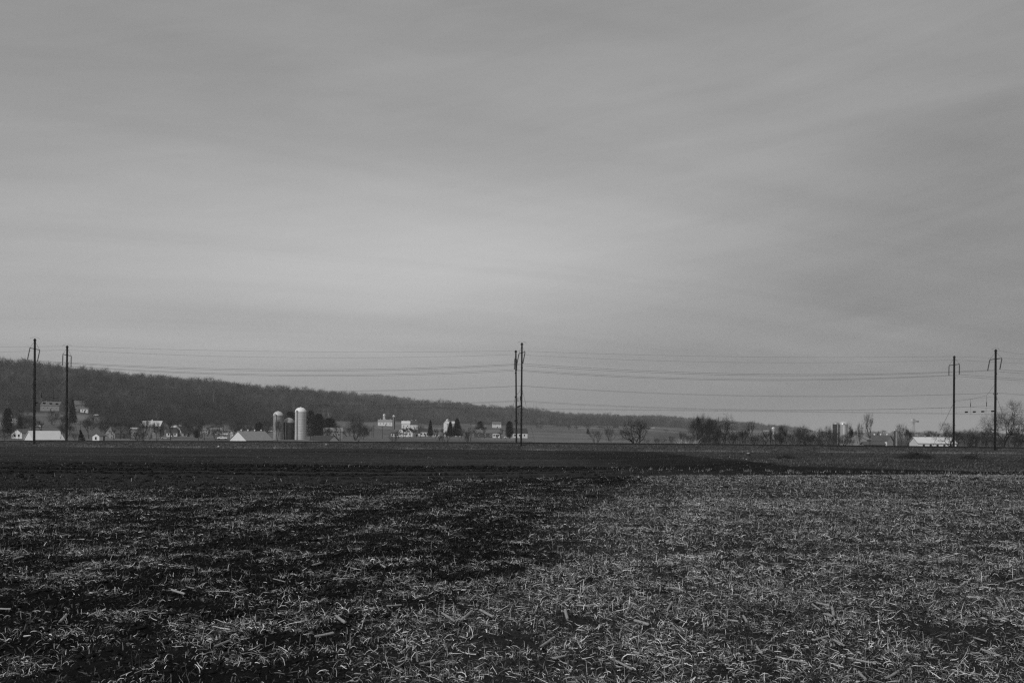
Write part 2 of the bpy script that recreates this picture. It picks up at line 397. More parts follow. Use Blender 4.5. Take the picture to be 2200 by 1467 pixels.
def make_ground():
    a = np.radians(np.concatenate([np.arange(-180, -37, 4.0), np.arange(-37, 37.01, 0.075), np.arange(40, 178, 4.0)]))
    r = [0.0, 0.5, 1.2, 2, 2.8, 3.5]
    v = 4.0
    while v < 44: r.append(v); v *= 1.0045
    while v < 300: r.append(v); v *= 1.010
    while v < 5200: r.append(v); v *= 1.022
    while v < 45000: r.append(v); v *= 1.15
    r = np.array(r); nr, na = len(r), len(a)
    R, A = np.meshgrid(r, a, indexing='ij')
    X = R * np.sin(A); Y = R * np.cos(A)
    Z = ground(X, Y)
    px = pxof(X, Y); front = Y > 1
    edge = np.interp(px, *EDGE) * (1 + 0.03 * fbm(X / 3, Y / 3, 3, 8))
    stub = (R < 60) * sm(0.6, -0.6, Y - edge)
    grs = sm(0, 6, Y - np.interp(px, *GRASS, left=400, right=50)) * (Y > 40)
    P = X * UN[0] + Y * UN[1]
    beyond = sm(204, 210, P)
    plough = (1 - stub) * (1 - grs) * (1 - beyond) * sm(1, 3, Y)
    ls = light_side(X, Y)
    # small relief: clods and ruts
    amp = (stub * (0.045 + 0.045 * (1 - ls)) + plough * 0.07 + grs * 0.05) * (R < 220)
    nearr = fbm(X / 0.28, Y / 0.28, 4, 3) + 0.8 * np.abs(fbm(X / 0.75, Y / 0.6, 3, 9)) + 0.5 * fbm(X / 2.0, Y / 0.9, 2, 19)
    Z = Z + amp * nearr * sm(2, 4, R)
    # tilled passes that sweep away to the right
    k = np.maximum(X + 6, 0); s = Y - 0.05 * k * k + 3 * fbm(X / 30, Y / 30, 2, 43)
    bands = 0.8 * fbm(s / 2.4, X / 60, 3, 41) + 0.6 * fbm(s / 9.0, X / 60, 2, 45)
    Z = Z + plough * (0.24 * bands + 0.12 * fbm(X / 1.1, Y / 1.1, 3, 47)) * sm(30, 45, Y)
    rows = np.sin(s * 2 * math.pi / 0.76 * 0.5)
    alb = 0.020 * np.ones_like(X)
    alb = alb * (1 - stub) + stub * np.clip(0.0075 + 0.017 * ls + 0.009 * passes(X, Y) * (1 - ls), 0.004, 0.05)
    pl = 0.0200 * (1 + 3.0 * bands + 1.4 * fbm(X / 25, Y / 14, 3, 51)) + 0.005 * sm(-10, -60, X)
    pl = pl * (1 - 0.62 * sm(1, 11, X) * sm(200, 120, Y + 0 * X))
    alb = alb * (1 - plough) + plough * np.clip(pl, 0.004, 0.06)
    alb = alb * (1 - grs) + grs * (0.030 + 0.045 * fbm(X / 5, Y / 9, 4, 61))
    # fields beyond the railway: strips of different crops
    azv = np.arctan2(X, np.maximum(Y, 1))
    strip = np.floor(R / 120 + 2.5 * vnoise(azv * 6, R / 500, 71) + 6 * azv)
    tone = _h(strip, np.floor(azv * 7 + strip * 0.37), 7)
    fld = 0.088 + 0.08 * tone
    fld = fld * (1 + 0.5 * fbm(X / 30, Y / 60, 4, 81))
    fst = forest_start(azv)
    wd = sm(-30, 60, R - fst) * forest_on(azv)
    fld = fld * (1 - wd) + 0.022 * wd
    fld = fld * (1 - 0.6 * sm(math.atan2(180, F), math.atan2(520, F), azv) * sm(2500, 900, R))
    fld = np.clip(fld, 0.012, 0.3)
    alb = alb * (1 - beyond) + beyond * fld
    fine = (1 - beyond)
    V = np.stack([X, Y, Z], -1).reshape(-1, 3)
    i = np.arange(nr - 1)[:, None]; j = np.arange(na)[None, :]; jn = (j + 1) % na
    Q = np.stack([i * na + j, i * na + jn, (i + 1) * na + jn, (i + 1) * na + j], -1).reshape(-1, 4)
    me = np_mesh('ground', V, Q, m_ground, True, {'alb': alb.ravel(), 'fine': fine.ravel()})
    tag(link('ground', me), 'dark ploughed and stubbled farmland rolling out to the wooded ridge', kind='structure')
FC = np.array([-900, 0, 160, 300, 450, 600, 820, 950, 1100, 1250, 1400, 1500, 1600, 1680, 1740])
FS = np.array([940, 960, 960, 950, 1020, 1080, 1380, 1560, 1720, 1900, 2050, 2200, 2500, 2900, 3300])
CREST = np.array([1500, 1500, 1500, 1550, 1650, 1800, 2100, 2350, 2600, 2950, 3300, 3500, 3700, 3900, 4000])
FAZ = np.array([math.atan2(c - 1100, F) for c in FC])
def forest_start(azv): return np.interp(azv, FAZ, FS)
def forest_on(azv): return sm(math.atan2(660, F), math.atan2(600, F), azv) * (azv > -1.0)
make_ground()

# ------------------------------------------------------------------ the wooded ridge
def ribbons_tree(rng, n, spread=0.42, conifer=False):
    """one far tree as a thin trunk and slender twig triangles, unit height"""
    T = []
    w0 = 0.012
    T.append([(-w0, 0, 0), (w0, 0, 0), (0, 0, 0.8)]); T.append([(0, -w0, 0), (0, w0, 0), (0, 0, 0.8)])
    for i in range(n):
        h = rng.uniform(0.10, 0.80) if not conifer else rng.uniform(0.1, 0.9)
        t = rng.uniform(0, 2 * math.pi)
        if conifer:
            L = (1 - h) * 0.32 + 0.02; d = np.array([math.cos(t) * L, math.sin(t) * L, -0.04])
            b = np.array([0, 0, h]); w = 0.05
        else:
            e = rng.uniform(0.3, 1.25); L = rng.uniform(0.18, 0.40)
            r0 = rng.uniform(0, spread * 0.55) * math.sin(math.pi * min(1, h))
            b = np.array([math.cos(t) * r0, math.sin(t) * r0, h * 0.85]); t2 = t + rng.uniform(-0.7, 0.7)
            d = np.array([math.cos(t2) * math.cos(e), math.sin(t2) * math.cos(e), math.sin(e)]) * L; w = 0.0075
            top = b[2] + d[2]
            if top > 1: d = d * (1 - b[2]) / (top - b[2])
        s = np.cross(d, rng.normal(size=3)); s = s / (np.linalg.norm(s) + 1e-9) * w
        T.append([b - s, b + s, b + d])
    return np.array(T, float)
def make_forest():
    rng = np.random.default_rng(5)
    temps = [ribbons_tree(rng, 105) for _ in range(10)]
    P = []
    # jittered points in polar cells whose spacing grows with distance
    azs = np.radians(np.arange(-37, 18, 0.34))
    for a0 in azs:
        fs, cr = float(np.interp(a0, FAZ, FS)), float(np.interp(a0, FAZ, CREST))
        if float(forest_on(np.array([a0]))[0]) < 0.4: continue
        r = (fs + rng.uniform(-10, 25)) / math.cos(a0); end = (cr + 180) / math.cos(a0)
        while r < end:
            P.append((a0 + math.radians(rng.uniform(-.17, .17)), r + rng.uniform(-6, 6)))
            r += 8.0 + r * 0.0035
    P = np.array(P); x = P[:, 1] * np.sin(P[:, 0]); y = P[:, 1] * np.cos(P[:, 0])
    # ridge-line fill
    x2 = x + rng.uniform(-5, 5, len(x)); y2 = y + rng.uniform(-5, 5, len(y))
    z = ground(x, y)
    h = rng.uniform(9, 19, len(x)) * (1 + 0.9 * fbm(x / 60, y / 60, 2, 12))
    ti = rng.integers(0, len(temps), len(x)); ro = rng.uniform(0, 2 * math.pi, len(x))
    patch = 1.0 + 1.6 * fbm(x / 45, y / 110, 3, 14) + 1.0 * fbm(x / 160, y / 300, 2, 15)
    tint = np.clip(rng.normal(1.12, 0.42, len(x)) * patch, 0.25, 2.6)
    tint[rng.random(len(x)) < 0.004] *= 2.2          # odd pale sycamore
    VV = []; TT = []
    for k in range(len(temps)):
        idx = np.where(ti == k)[0]; T = temps[k].reshape(-1, 3)
        c, s = np.cos(ro[idx])[:, None], np.sin(ro[idx])[:, None]
        w = (h[idx] * rng.uniform(0.75, 1.15, len(idx)))[:, None]
        X = (T[None, :, 0] * c - T[None, :, 1] * s) * w + x[idx][:, None]
        Y = (T[None, :, 0] * s + T[None, :, 1] * c) * w + y[idx][:, None]
        Z = T[None, :, 2] * h[idx][:, None] + z[idx][:, None] - 0.4
        VV.append(np.stack([X, Y, Z], -1).reshape(-1, 3)); TT.append(np.repeat(tint[idx], T.shape[0]))
    V = np.concatenate(VV); Q = np.arange(len(V)).reshape(-1, 3)
    me = np_mesh('forest', V, Q, m_forest, False, {'tint': np.concatenate(TT)})
    tag(link('forest', me), 'leafless winter woodland covering the long ridge behind the valley farms', kind='stuff')
    print('forest trees', len(x))
make_forest()

# ------------------------------------------------------------------ stubble and residue on the near field
def strand_mesh(x, y, z, L, wd, lean, curl, head, tint, rng):
    """bent blade ribbons: 4 rings each; lean = start angle from vertical, curl = added bend per ring"""
    n = len(x); K = 5
    pts = np.zeros((n, K, 3)); pts[:, 0, 0] = x; pts[:, 0, 1] = y; pts[:, 0, 2] = z
    ang = lean.copy(); hd = head.copy(); seg = L / (K - 1)
    for k in range(1, K):
        pts[:, k, 0] = pts[:, k - 1, 0] + np.sin(ang) * np.cos(hd) * seg
        pts[:, k, 1] = pts[:, k - 1, 1] + np.sin(ang) * np.sin(hd) * seg
        pts[:, k, 2] = pts[:, k - 1, 2] + np.cos(ang) * seg
        ang = ang + curl; hd = hd + rng.normal(0, 0.22, n)
    pts[:, 1:, 2] = np.maximum(pts[:, 1:, 2], z[:, None] + 0.004)
    t = rng.uniform(0, 2 * math.pi, n)
    side = np.stack([-np.sin(head) * np.cos(t) , np.cos(head) * np.cos(t), np.sin(t) * 0.9 + 0.15], -1)
    side /= np.linalg.norm(side, axis=1)[:, None]
    taper = np.array([1.0, 1.0, 0.9, 0.7, 0.3])
    off = side[:, None, :] * (wd[:, None] * taper[None, :])[:, :, None] * 0.5
    A = pts - off; B = pts + off
    V = np.stack([A, B], 2).reshape(-1, 3)
    b0 = (np.arange(n) * K * 2)[:, None] + (np.arange(K - 1) * 2)[None, :]
    Q = np.stack([b0, b0 + 1, b0 + 3, b0 + 2], -1).reshape(-1, 4)
    return V, Q, np.repeat(tint, K * 2)
def relief(x, y):
    """the ground's own small relief, so that straw sits on it"""
    ls = light_side(x, y)
    nearr = fbm(x / 0.28, y / 0.28, 4, 3) + 0.8 * np.abs(fbm(x / 0.75, y / 0.6, 3, 9)) + 0.5 * fbm(x / 2.0, y / 0.9, 2, 19)
    return ground(x, y) + (0.045 + 0.045 * (1 - ls)) * nearr
def make_stubble():
    rng = np.random.default_rng(11)
    XS, YS = [], []
    def scatter(n, y0, y1):
        # uniform on the ground between two depths, in a wedge wider than the view
        y = np.sqrt(rng.uniform(y0 * y0, y1 * y1, n)); x = rng.uniform(-0.64, 0.64, n) * y
        return x, y
    def accept(x, y, keep):
        px = pxof(x, y); edge = np.interp(px, *EDGE) * (1 + 0.03 * fbm(x / 3, y / 3, 3, 8))
        ls = light_side(x, y); dn = density_noise(x, y)
        p = (0.47 + 0.28 * ls) + (1.3 - 0.1 * ls) * dn
        # scuffed, bare wheel paths across the left
        p = np.clip(p, 0.04 + 0.11 * ls, 1.25) * keep
        return (y < edge - 0.2) & (rng.random(len(x)) < p)
    # tufts: several strands from one crown; and loose single strands
    for (n, y0, y1, keep, per, spr) in ((22000, 3.6, 13, 1.0, 9, 0.03), (30000, 13, 24, 1.0, 7, 0.045), (48000, 24, 43, 1.0, 5, 0.07)):
        x, y = scatter(n, y0, y1); k = accept(x, y, keep); x, y = x[k], y[k]
        m = rng.integers(2, per + 4, len(x)); x = np.repeat(x, m); y = np.repeat(y, m)
        XS.append(x + rng.normal(0, spr, len(x))); YS.append(y + rng.normal(0, spr, len(y)))
    for (n, y0, y1) in ((66000, 3.6, 13), (100000, 13, 24), (120000, 24, 43)):
        x, y = scatter(n, y0, y1); k = accept(x, y, 0.85); XS.append(x[k]); YS.append(y[k])
    x = np.concatenate(XS); y = np.concatenate(YS); n = len(x); z = relief(x, y) - 0.004
    ls = light_side(x, y)
    L = np.clip(rng.lognormal(math.log(0.044), 0.50, n), 0.014, 0.15); wd = rng.uniform(0.0020, 0.0050, n) * (1 + y * 0.012)
    wd[rng.random(n) < 0.07] *= 1.7
    lean = np.abs(rng.normal(0.50, 0.45, n)); curl = rng.normal(0.38, 0.33, n); head = rng.uniform(0, 2 * math.pi, n)
    flat = rng.random(n) < 0.36; lean[flat] = rng.uniform(1.2, 1.55, flat.sum()); curl[flat] = rng.normal(0.0, 0.12, flat.sum()); z[flat] += rng.uniform(0.004, 0.03, flat.sum())
    br = rng.random(n)
    tint = np.where(br < 0.40, rng.uniform(0.03, 0.10, n), np.where(br < 0.74, rng.uniform(0.12, 0.38, n), rng.uniform(0.42, 0.85, n)))
    tint = tint * np.clip(1.08 + 0.9 * fbm(x / 0.6, y / 0.6, 2, 96), 0.6, 1.5)
    # stubs of the old planting rows
    m = 5200; ry = np.sqrt(rng.uniform(16, 42 ** 2, m)); rc = (np.floor(rng.uniform(-14, 40, m)) + 0.5) * 0.76 + rng.normal(0, 0.05, m); rx_ = 0.18 * ry + rc
    kk = (np.abs(rx_) < 0.62 * ry) & (light_side(rx_, ry) > 0.5) & (ry < np.interp(pxof(rx_, ry), *EDGE)); rx_, ry = rx_[kk], ry[kk]; m = len(rx_)
    cat = np.concatenate; x = cat([x, rx_]); y = cat([y, ry]); z = cat([z, relief(rx_, ry)]); L = cat([L, rng.uniform(0.04, 0.11, m)]); wd = cat([wd, rng.uniform(0.010, 0.019, m)])
    lean = cat([lean, np.abs(rng.normal(0.25, 0.25, m))]); curl = cat([curl, np.zeros(m)]); head = cat([head, rng.uniform(0, 6.28, m)]); tint = cat([tint, rng.uniform(0.06, 0.45, m)])
    V, Q, T = strand_mesh(x, y, z, L, wd, lean, curl, head, tint, rng)
    me = np_mesh('straw_stubble', V, Q, m_straw, True, {'tint': T})
    tag(link('straw_stubble', me), 'bleached curled straw and dead cover crop littering the dark soil', kind='stuff')
    print('strands', n)
    # dark flat litter and small clods, uncountable
    n = 150000
    y = np.sqrt(rng.uniform(3.6 ** 2, 32 ** 2, n)); x = rng.uniform(-0.64, 0.64, n) * y
    z = relief(x, y) + 0.006
    a = rng.uniform(0, 2 * math.pi, n); l = rng.uniform(0.005, 0.020, n); w_ = rng.uniform(0.0015, 0.005, n); tl = rng.uniform(-0.012, 0.02, n)
    ca, sa = np.cos(a), np.sin(a)
    c = [(-1, -1), (1, -1), (1, 1), (-1, 1)]
    V = np.zeros((n, 4, 3))
    for q, (i, j) in enumerate(c):
        V[:, q, 0] = x + ca * l * i - sa * w_ * j; V[:, q, 1] = y + sa * l * i + ca * w_ * j; V[:, q, 2] = z + tl * i + rng.uniform(0, 0.012, n)
    me = np_mesh('leaf_litter', V.reshape(-1, 3), np.arange(4 * n).reshape(-1, 4), m_straw, False, {'tint': np.repeat(rng.uniform(0.008, 0.075, n), 4)})
    tag(link('leaf_litter', me), 'small dark shreds of rotted leaf lying on the field soil', kind='stuff')
make_stubble()

def make_clods():
    rng = np.random.default_rng(21)
    # lumps of soil: squashed octahedra with jitter, as one uncountable layer over the worked soil
    n = 60000
    y = rng.uniform(4 ** 1.3, 60 ** 1.3, n) ** (1 / 1.3); x = rng.uniform(-0.64, 0.64, n) * y
    ls = light_side(x, y); edge = np.interp(pxof(x, y), *EDGE)
    k = (rng.random(n) < np.where(y < edge, 0.75 * (1 - ls) + 0.12, 0.45)) & ((y < edge) | (x < 6)); x, y = x[k], y[k]; n = len(x)
    s = rng.lognormal(math.log(0.016), 0.6, n) * (1 + y * 0.015); s = np.clip(s, 0.006, 0.016 + y * 0.0016)
    z = np.where(y < np.interp(pxof(x, y), *EDGE), relief(x, y), ground(x, y) + 0.01)
    u = np.array([(1, 0, 0), (0, 1, 0), (-1, 0, 0), (0, -1, 0), (.7, .7, .55), (-.7, .7, .6), (-.7, -.7, .5), (.7, -.7, .6), (0, 0, 0.9), (0, 0, -.5)], float)
    J = rng.uniform(0.65, 1.3, (n, 10, 3)); V = u[None] * J * s[:, None, None] * np.array([1.3, 1.1, 0.75])
    V[:, :, 0] += x[:, None]; V[:, :, 1] += y[:, None]; V[:, :, 2] += z[:, None]
    f = np.array([(0, 4, 8), (4, 5, 8), (5, 2, 8), (5, 6, 8), (6, 7, 8), (7, 4, 8), (0, 1, 4), (1, 5, 4), (1, 2, 5), (2, 6, 5), (2, 3, 6), (3, 7, 6), (3, 0, 7), (0, 4, 7), (0, 9, 1), (1, 9, 2), (2, 9, 3), (3, 9, 0)])
    Q = (np.arange(n) * 10)[:, None, None] + f[None]
    me = np_mesh('soil_clods', V.reshape(-1, 3), Q.reshape(-1, 3), m_clod, False)
    tag(link('soil_clods', me), 'crumbly dark clods turned up over the worked soil', kind='stuff')
make_clods()

# ------------------------------------------------------------------ broken corn stalks
def stalk_mesh(name, seed, m):
    rnd = random.Random(seed); b = MB(); k = 8; L = 1.0; n = 7
    r = 0.5
    xs = [i / (n - 1) for i in range(n)]; bend = rnd.uniform(-0.02, 0.02)
    prof = []
    for t in xs:
        prof.append((t, r * (1.0 + rnd.uniform(-0.06, 0.06)), bend * math.sin(math.pi * t)))
    nodes = [rnd.uniform(0.25, 0.4), rnd.uniform(0.65, 0.85)]
    for q in nodes: prof += [(q - 0.02, r, bend * math.sin(math.pi * q)), (q, r * 1.22, bend * math.sin(math.pi * q)), (q + 0.02, r, bend * math.sin(math.pi * q))]
    prof.sort(); vs = []; fs = []
    for (t, rr, o) in prof:
        for i in range(k):
            a = 2 * math.pi * i / k; vs.append((t - 0.5, math.cos(a) * rr, math.sin(a) * rr * 0.92 + o * 8))
    m_ = len(prof)
    for j in range(m_ - 1):
        for i in range(k): fs.append((j * k + i, j * k + (i + 1) % k, (j + 1) * k + (i + 1) % k, (j + 1) * k + i))
    fs.append(tuple(range(k - 1, -1, -1))); fs.append(tuple((m_ - 1) * k + i for i in range(k)))
    b.add(vs, fs); return b.mesh(name, m, True)
ST = [stalk_mesh('corn_stalk', s, m_stalk) for s in range(5)]; STD = [stalk_mesh('corn_stalk', s + 9, m_stalkd) for s in range(2)]
def stalk(px, py, dpx, dpy, wpx, label, group=None, dark=False, idx=0):
    """a stalk lying on the field, seen from picture point to point (centre px,py; half extent dpx,dpy)"""
    def hit(qx, qy):
        D = 8.0
        for _ in range(12):
            p = at(qx, qy, D); g = near_z(np.array([p.x]), np.array([p.y]))[0]; D = (CZ - g) / max(1e-3, (CZ - p.z)) * D
        return at(qx, qy, D)
    a = hit(px - dpx, py - dpy); b = hit(px + dpx, py + dpy)
    L = (b - a).length; d = (b - a)
    if L > 0.42: d = d * (0.42 / L); L = 0.42
    c = (a + b) / 2; r = wpx * c.y / F / 2; r = min(max(r * 0.85, 0.007), 0.014)
    zc = float(relief(np.array([c.x]), np.array([c.y]))[0]) + r * 1.1 + 0.012
    o = link('corn_stalk', (STD if dark else ST)[idx % (2 if dark else 5)])
    o.location = (c.x, c.y, zc); o.rotation_euler = (random.random() * 6, random.uniform(-0.06, 0.06), math.atan2(d.y, d.x)); o.rotation_mode = 'XYZ'
    o.scale = (L, r * 2, r * 2); tag(o, label, 'corn stalk', group or 'broken corn stalks lying in the stubble'); return o
random.seed(4)
KEY = [ # px, py, half dx, half dy, width px, label, dark
 (732, 1343, 14, 14, 8, 'thick pale broken corn stalk pointing down right, alone on bare dark soil', 0),
 (792, 1325, 9, 13, 6, 'dull dark corn stalk standing out on bare soil beside the thick pale one', 1),
 (964, 1332, 21, 15, 6, 'long slanted corn stalk on the dark soil left of centre near a short leaning one', 0),
 (846, 1314, 16, -2, 5, 'thin level corn stalk half hidden behind straw left of centre', 0),
 (1002, 1331, 12, -9, 7, 'short corn stalk leaning up to the right, beside the long slanted one', 0),
 (1046, 1326, 14, 9, 7, 'stubby corn stalk sloping down to the right just left of the centre line', 0),
 (696, 1377, 20, -3, 7, 'pale corn stalk lying almost level at the lower edge of the bare dark patch', 0),
 (478, 1390, 17, -9, 6, 'corn stalk rising to the right on the dark soil, lower left quarter', 0),
 (135, 1343, 9, -13, 7, 'steeply tilted pale corn stalk near the left edge', 0),
 (200, 1325, 8, -3, 6, 'short corn stalk piece near the left edge above the straw clumps', 0),
 (383, 1282, 14, 4, 6, 'small pale corn stalk in the dark strip at left', 0),
 (432, 1258, 9, -7, 5, 'short corn stalk tilted up right in the dark strip at left', 0),
 (40, 1204, 10, -2, 5, 'level corn stalk far over by the left edge, in the upper stubble', 0),
 (680, 1219, 9, -3, 5, 'small level corn stalk in the middle of the dark soil', 0),
 (823, 1223, 5, 5, 5, 'tiny bright stalk stub in the dark soil left of centre', 0),
 (12, 1317, 11, 1, 5, 'corn stalk cut off by the left picture edge', 0),
 (918, 1426, 16, -5, 8, 'fat corn stalk among the thick straw at the bottom, left of centre', 0),
 (1218, 1294, 11, -7, 7, 'corn stalk rising right beside a small hollow right of centre', 0),
 (1217, 1330, 3, 12, 8, 'upright looking pale corn stalk right of centre below the hollow', 0),
 (1176, 1388, 16, -14, 8, 'corn stalk slanting up to the right on bare grey soil right of centre', 0),
 (1255, 1305, 16, 1, 5, 'thin straight stalk lying level right of centre', 0),
 (1379, 1346, 15, 5, 8, 'corn stalk with both ends clear sloping down right on grey soil', 0),
 (1438, 1310, 6, -10, 6, 'slanted corn stalk at mid right standing in straw', 0),
 (1445, 1218, 3, 9, 6, 'pale stalk bent into an elbow, upright half', 0),
 (1434, 1209, 9, 5, 4, 'pale stalk bent into an elbow, level half', 0),
 (1460, 1273, 8, 4, 6, 'short corn stalk beside the black hollow in the stubble', 0),
 (1605, 1311, 3, 13, 6, 'dark stub of corn stalk standing in the row, upper of two', 1),
 (1615, 1395, 3, 19, 6, 'dark stub of corn stalk standing in the row, lower of two', 1),
 (1601, 1338, 4, 9, 7, 'pale short stalk leaning at the foot of the upper dark stub', 0),
 (1574, 1340, 12, 2, 5, 'level stalk left of the upper dark stub', 0),
 (1632, 1406, 6, 7, 7, 'pale stalk piece right of the lower dark stub', 0),
 (1789, 1321, 2, 10, 9, 'bright stub with a cut top in the pile of pale pieces at right', 0),
 (1780, 1327, 9, 4, 7, 'bright stub leaning against the pile of pale pieces at right', 0),
 (1791, 1346, 3, -3, 8, 'small bright chip of stalk below the pile of pale pieces', 0),
 (1768, 1306, 14, 3, 5, 'thin bright stalk on top of the pile of pale pieces', 0),
 (1754, 1311, 9, 7, 5, 'short bright stalk left on the pile of pale pieces', 0),
 (1762, 1377, 16, -5, 6, 'half shaded corn stalk rising right below the pile of pale pieces', 0),
 (1803, 1388, 12, 6, 6, 'pale corn stalk sloping down right below the pile of pale pieces', 0),
 (1852, 1431, 30, 5, 6, 'longest corn stalk, nearly level near the bottom right', 0),
 (1700, 1423, 34, 5, 5, 'thin long level corn stalk near the bottom right', 0),
 (1339, 1438, 20, 12, 6, 'thin long corn stalk sloping down right at the bottom, right of centre', 0),
 (1916, 1456, 14, -10, 8, 'fat corn stalk at the bottom edge rising to the right', 0),
 (1853, 1461, 8, 7, 8, 'fat pale corn stalk cut by the bottom edge', 0),
 (2130, 1409, 22, 7, 6, 'corn stalk sloping gently right near the lower right corner', 0),
 (2178, 1252, 20, -4, 5, 'corn stalk at the right edge high in the near stubble', 0),
 (2095, 1291, 18, 2, 6, 'level corn stalk at right beside a darker leaning one', 0),
 (2148, 1300, 12, 14, 5, 'dull leaning corn stalk at right crossing the straw', 0),
 (2155, 1335, 18, -3, 5, 'pale level corn stalk at the right edge below the leaning one', 0),
 (2105, 1377, 14, 5, 5, 'half buried corn stalk at right below the level ones', 0),
 (1892, 1249, 3, 2, 5, 'tiny white chip of corn stalk at right', 0),
 (1200, 1420, 14, -2, 6, 'corn stalk buried in straw at the bottom right of centre', 0),
 (1368, 1410, 6, 2, 7, 'stub of corn stalk in straw right of centre near the bottom', 0),
 (1540, 1080, 2, 10, 5, 'pale stalk standing in the distance beside the scuffed path', 0),
 (1235, 1056, 3, 6, 3, 'bright twig like stalk far off forming a v, left half', 0),
]
for i, (px, py, hx, hy, wp, lab, dk) in enumerate(KEY): stalk(px, py, hx, hy, wp, lab, dark=bool(dk), idx=i)
rs = random.Random(8)
for i in range(120):
    y = math.sqrt(rs.uniform(5.5 ** 2, 26 ** 2)); x = rs.uniform(-0.58, 0.58) * y
    if rs.random() > 0.45 + 0.55 * float(light_side(np.array([x]), np.array([y]))[0]): continue
    o = link('corn_stalk', (ST + STD)[rs.randrange(7)]); r = rs.uniform(0.005, 0.010); L = rs.uniform(0.04, 0.18)
    o.location = (x, y, float(relief(np.array([x]), np.array([y]))[0]) + r + 0.01); o.rotation_euler = (0, rs.uniform(-0.25, 0.25), rs.uniform(0, 3.14)); o.scale = (L, 2 * r, 2 * r)
    tag(o, 'small broken piece of dry corn stalk scattered in the stubble', 'corn stalk', 'scattered corn stalk pieces')

# ------------------------------------------------------------------ railway
SX = np.arange(-330, 331, 6.0)
def sweep(prof, name, m, parent=None, smooth=False, attrs=None, xs=SX, rel=True):
    """profile of (P, height) swept along the line; height is relative to the rail top when rel"""
    V = []
    for s in xs:
        for P, h in prof:
            x, y = tp(s, P); V.append((x, y, zrail(x) + h if rel else h))
    k = len(prof); n = len(xs)
    Q = [(i * k + j, (i + 1) * k + j, (i + 1) * k + j + 1, i * k + j + 1) for i in range(n - 1) for j in range(k - 1)]
    return link(name, np_mesh(name, V, Q, m, smooth), parent)
def gravel(t, vec, col):
    vo = t.n('ShaderNodeTexVoronoi'); t.put(vo.inputs['Vector'], vec); vo.inputs['Scale'].default_value = 6.0
    bwn = t.n('ShaderNodeRGBToBW'); t.put(bwn.inputs[0], vo.outputs['Color'])
    big = t.noise(vec, 0.25, 4, 0.6)
    return t.m('MULTIPLY', t.m('MULTIPLY', col, t.m('MULTIPLY_ADD', t.m('POWER', bwn.outputs[0], 3.0), 4.5, 0.35)), t.m('MULTIPLY_ADD', big, 1.0, 0.5))
m_ballast = mat('ballast_stone', 0.034, 0.9, 0.2, 0.25, 2.0, bump=0.05, bscale=9, extra=gravel)
xs2 = np.arange(-330, 331, 1.0)
def ballast():
    V = []; prof = [(184.0, -1.75), (186.5, -1.30), (188.5, -0.95), (190.3, -0.48), (191.4, -0.22), (195, -0.17), (196.3, -0.30), (197.8, -0.17), (201.2, -0.2), (203.5, -0.7), (207, -1.1), (212, -2.6)]
    rng = np.random.default_rng(3)
    S_, k = xs2, len(prof)
    arr = np.zeros((len(S_), k, 3))
    for i, s in enumerate(S_):
        for j, (P, h) in enumerate(prof):
            x, y = tp(s, P); n = rng.uniform(-0.06, 0.06) if 0 < j < 5 else 0
            arr[i, j] = (x, y, zrail(x) + h + n)
    # lower edge goes under the field
    arr[:, 0, 2] = ground(arr[:, 0, 0], arr[:, 0, 1]) - 0.12
    arr[:, 1, 2] = np.maximum(ground(arr[:, 1, 0], arr[:, 1, 1]) + 0.02, arr[:, 1, 2] - 0.25)
    arr[:, -1, 2] = ground(arr[:, -1, 0], arr[:, -1, 1]) - 0.3
    n = len(S_)
    Q = [(i * k + j, (i + 1) * k + j, (i + 1) * k + j + 1, i * k + j + 1) for i in range(n - 1) for j in range(k - 1)]
    tag(link('embankment', np_mesh('embankment', arr.reshape(-1, 3), Q, m_ballast, False)), 'low dark stone ballast bank carrying the railway across the picture', kind='structure')
ballast()
for P0, lab in ((193.2, 'railway track nearest the ploughed field, dark rails on the ballast bank'), (199.3, 'farther railway track behind the nearest one on the ballast bank')):
    r = root('railway_track', (0, 0, 0), 0, lab, 'railway track', 'railway tracks')
    for g in (-0.72, 0.72):
        a = P0 + g
        rl = sweep([(a - 0.07, -0.175), (a - 0.07, -0.155), (a - 0.012, -0.14), (a - 0.012, -0.045), (a - 0.036, -0.035), (a - 0.036, -0.004), (a + 0.036, -0.004), (a + 0.036, -0.035), (a + 0.012, -0.045), (a + 0.012, -0.14), (a + 0.07, -0.155), (a + 0.07, -0.175)], 'rail', m_rail, r)
        sweep([(a - 0.03, 0.0), (a + 0.03, 0.0)], 'rail_head', m_railtop, rl)
    b = MB()
    for s in np.arange(-160, 160, 0.62):
        p = [tp(s + i * 0.11, P0 + j * 1.3) for i, j in ((-1, -1), (1, -1), (1, 1), (-1, 1))]; z = zrail(p[0][0])
        b.add([(q[0], q[1], z - 0.28) for q in p] + [(q[0], q[1], z - 0.165) for q in p], [(4, 5, 6, 7), (0, 1, 5, 4), (1, 2, 6, 5), (2, 3, 7, 6), (3, 0, 4, 7)])
    tag(b.build('sleepers', m_sleeper, r), kind='stuff')

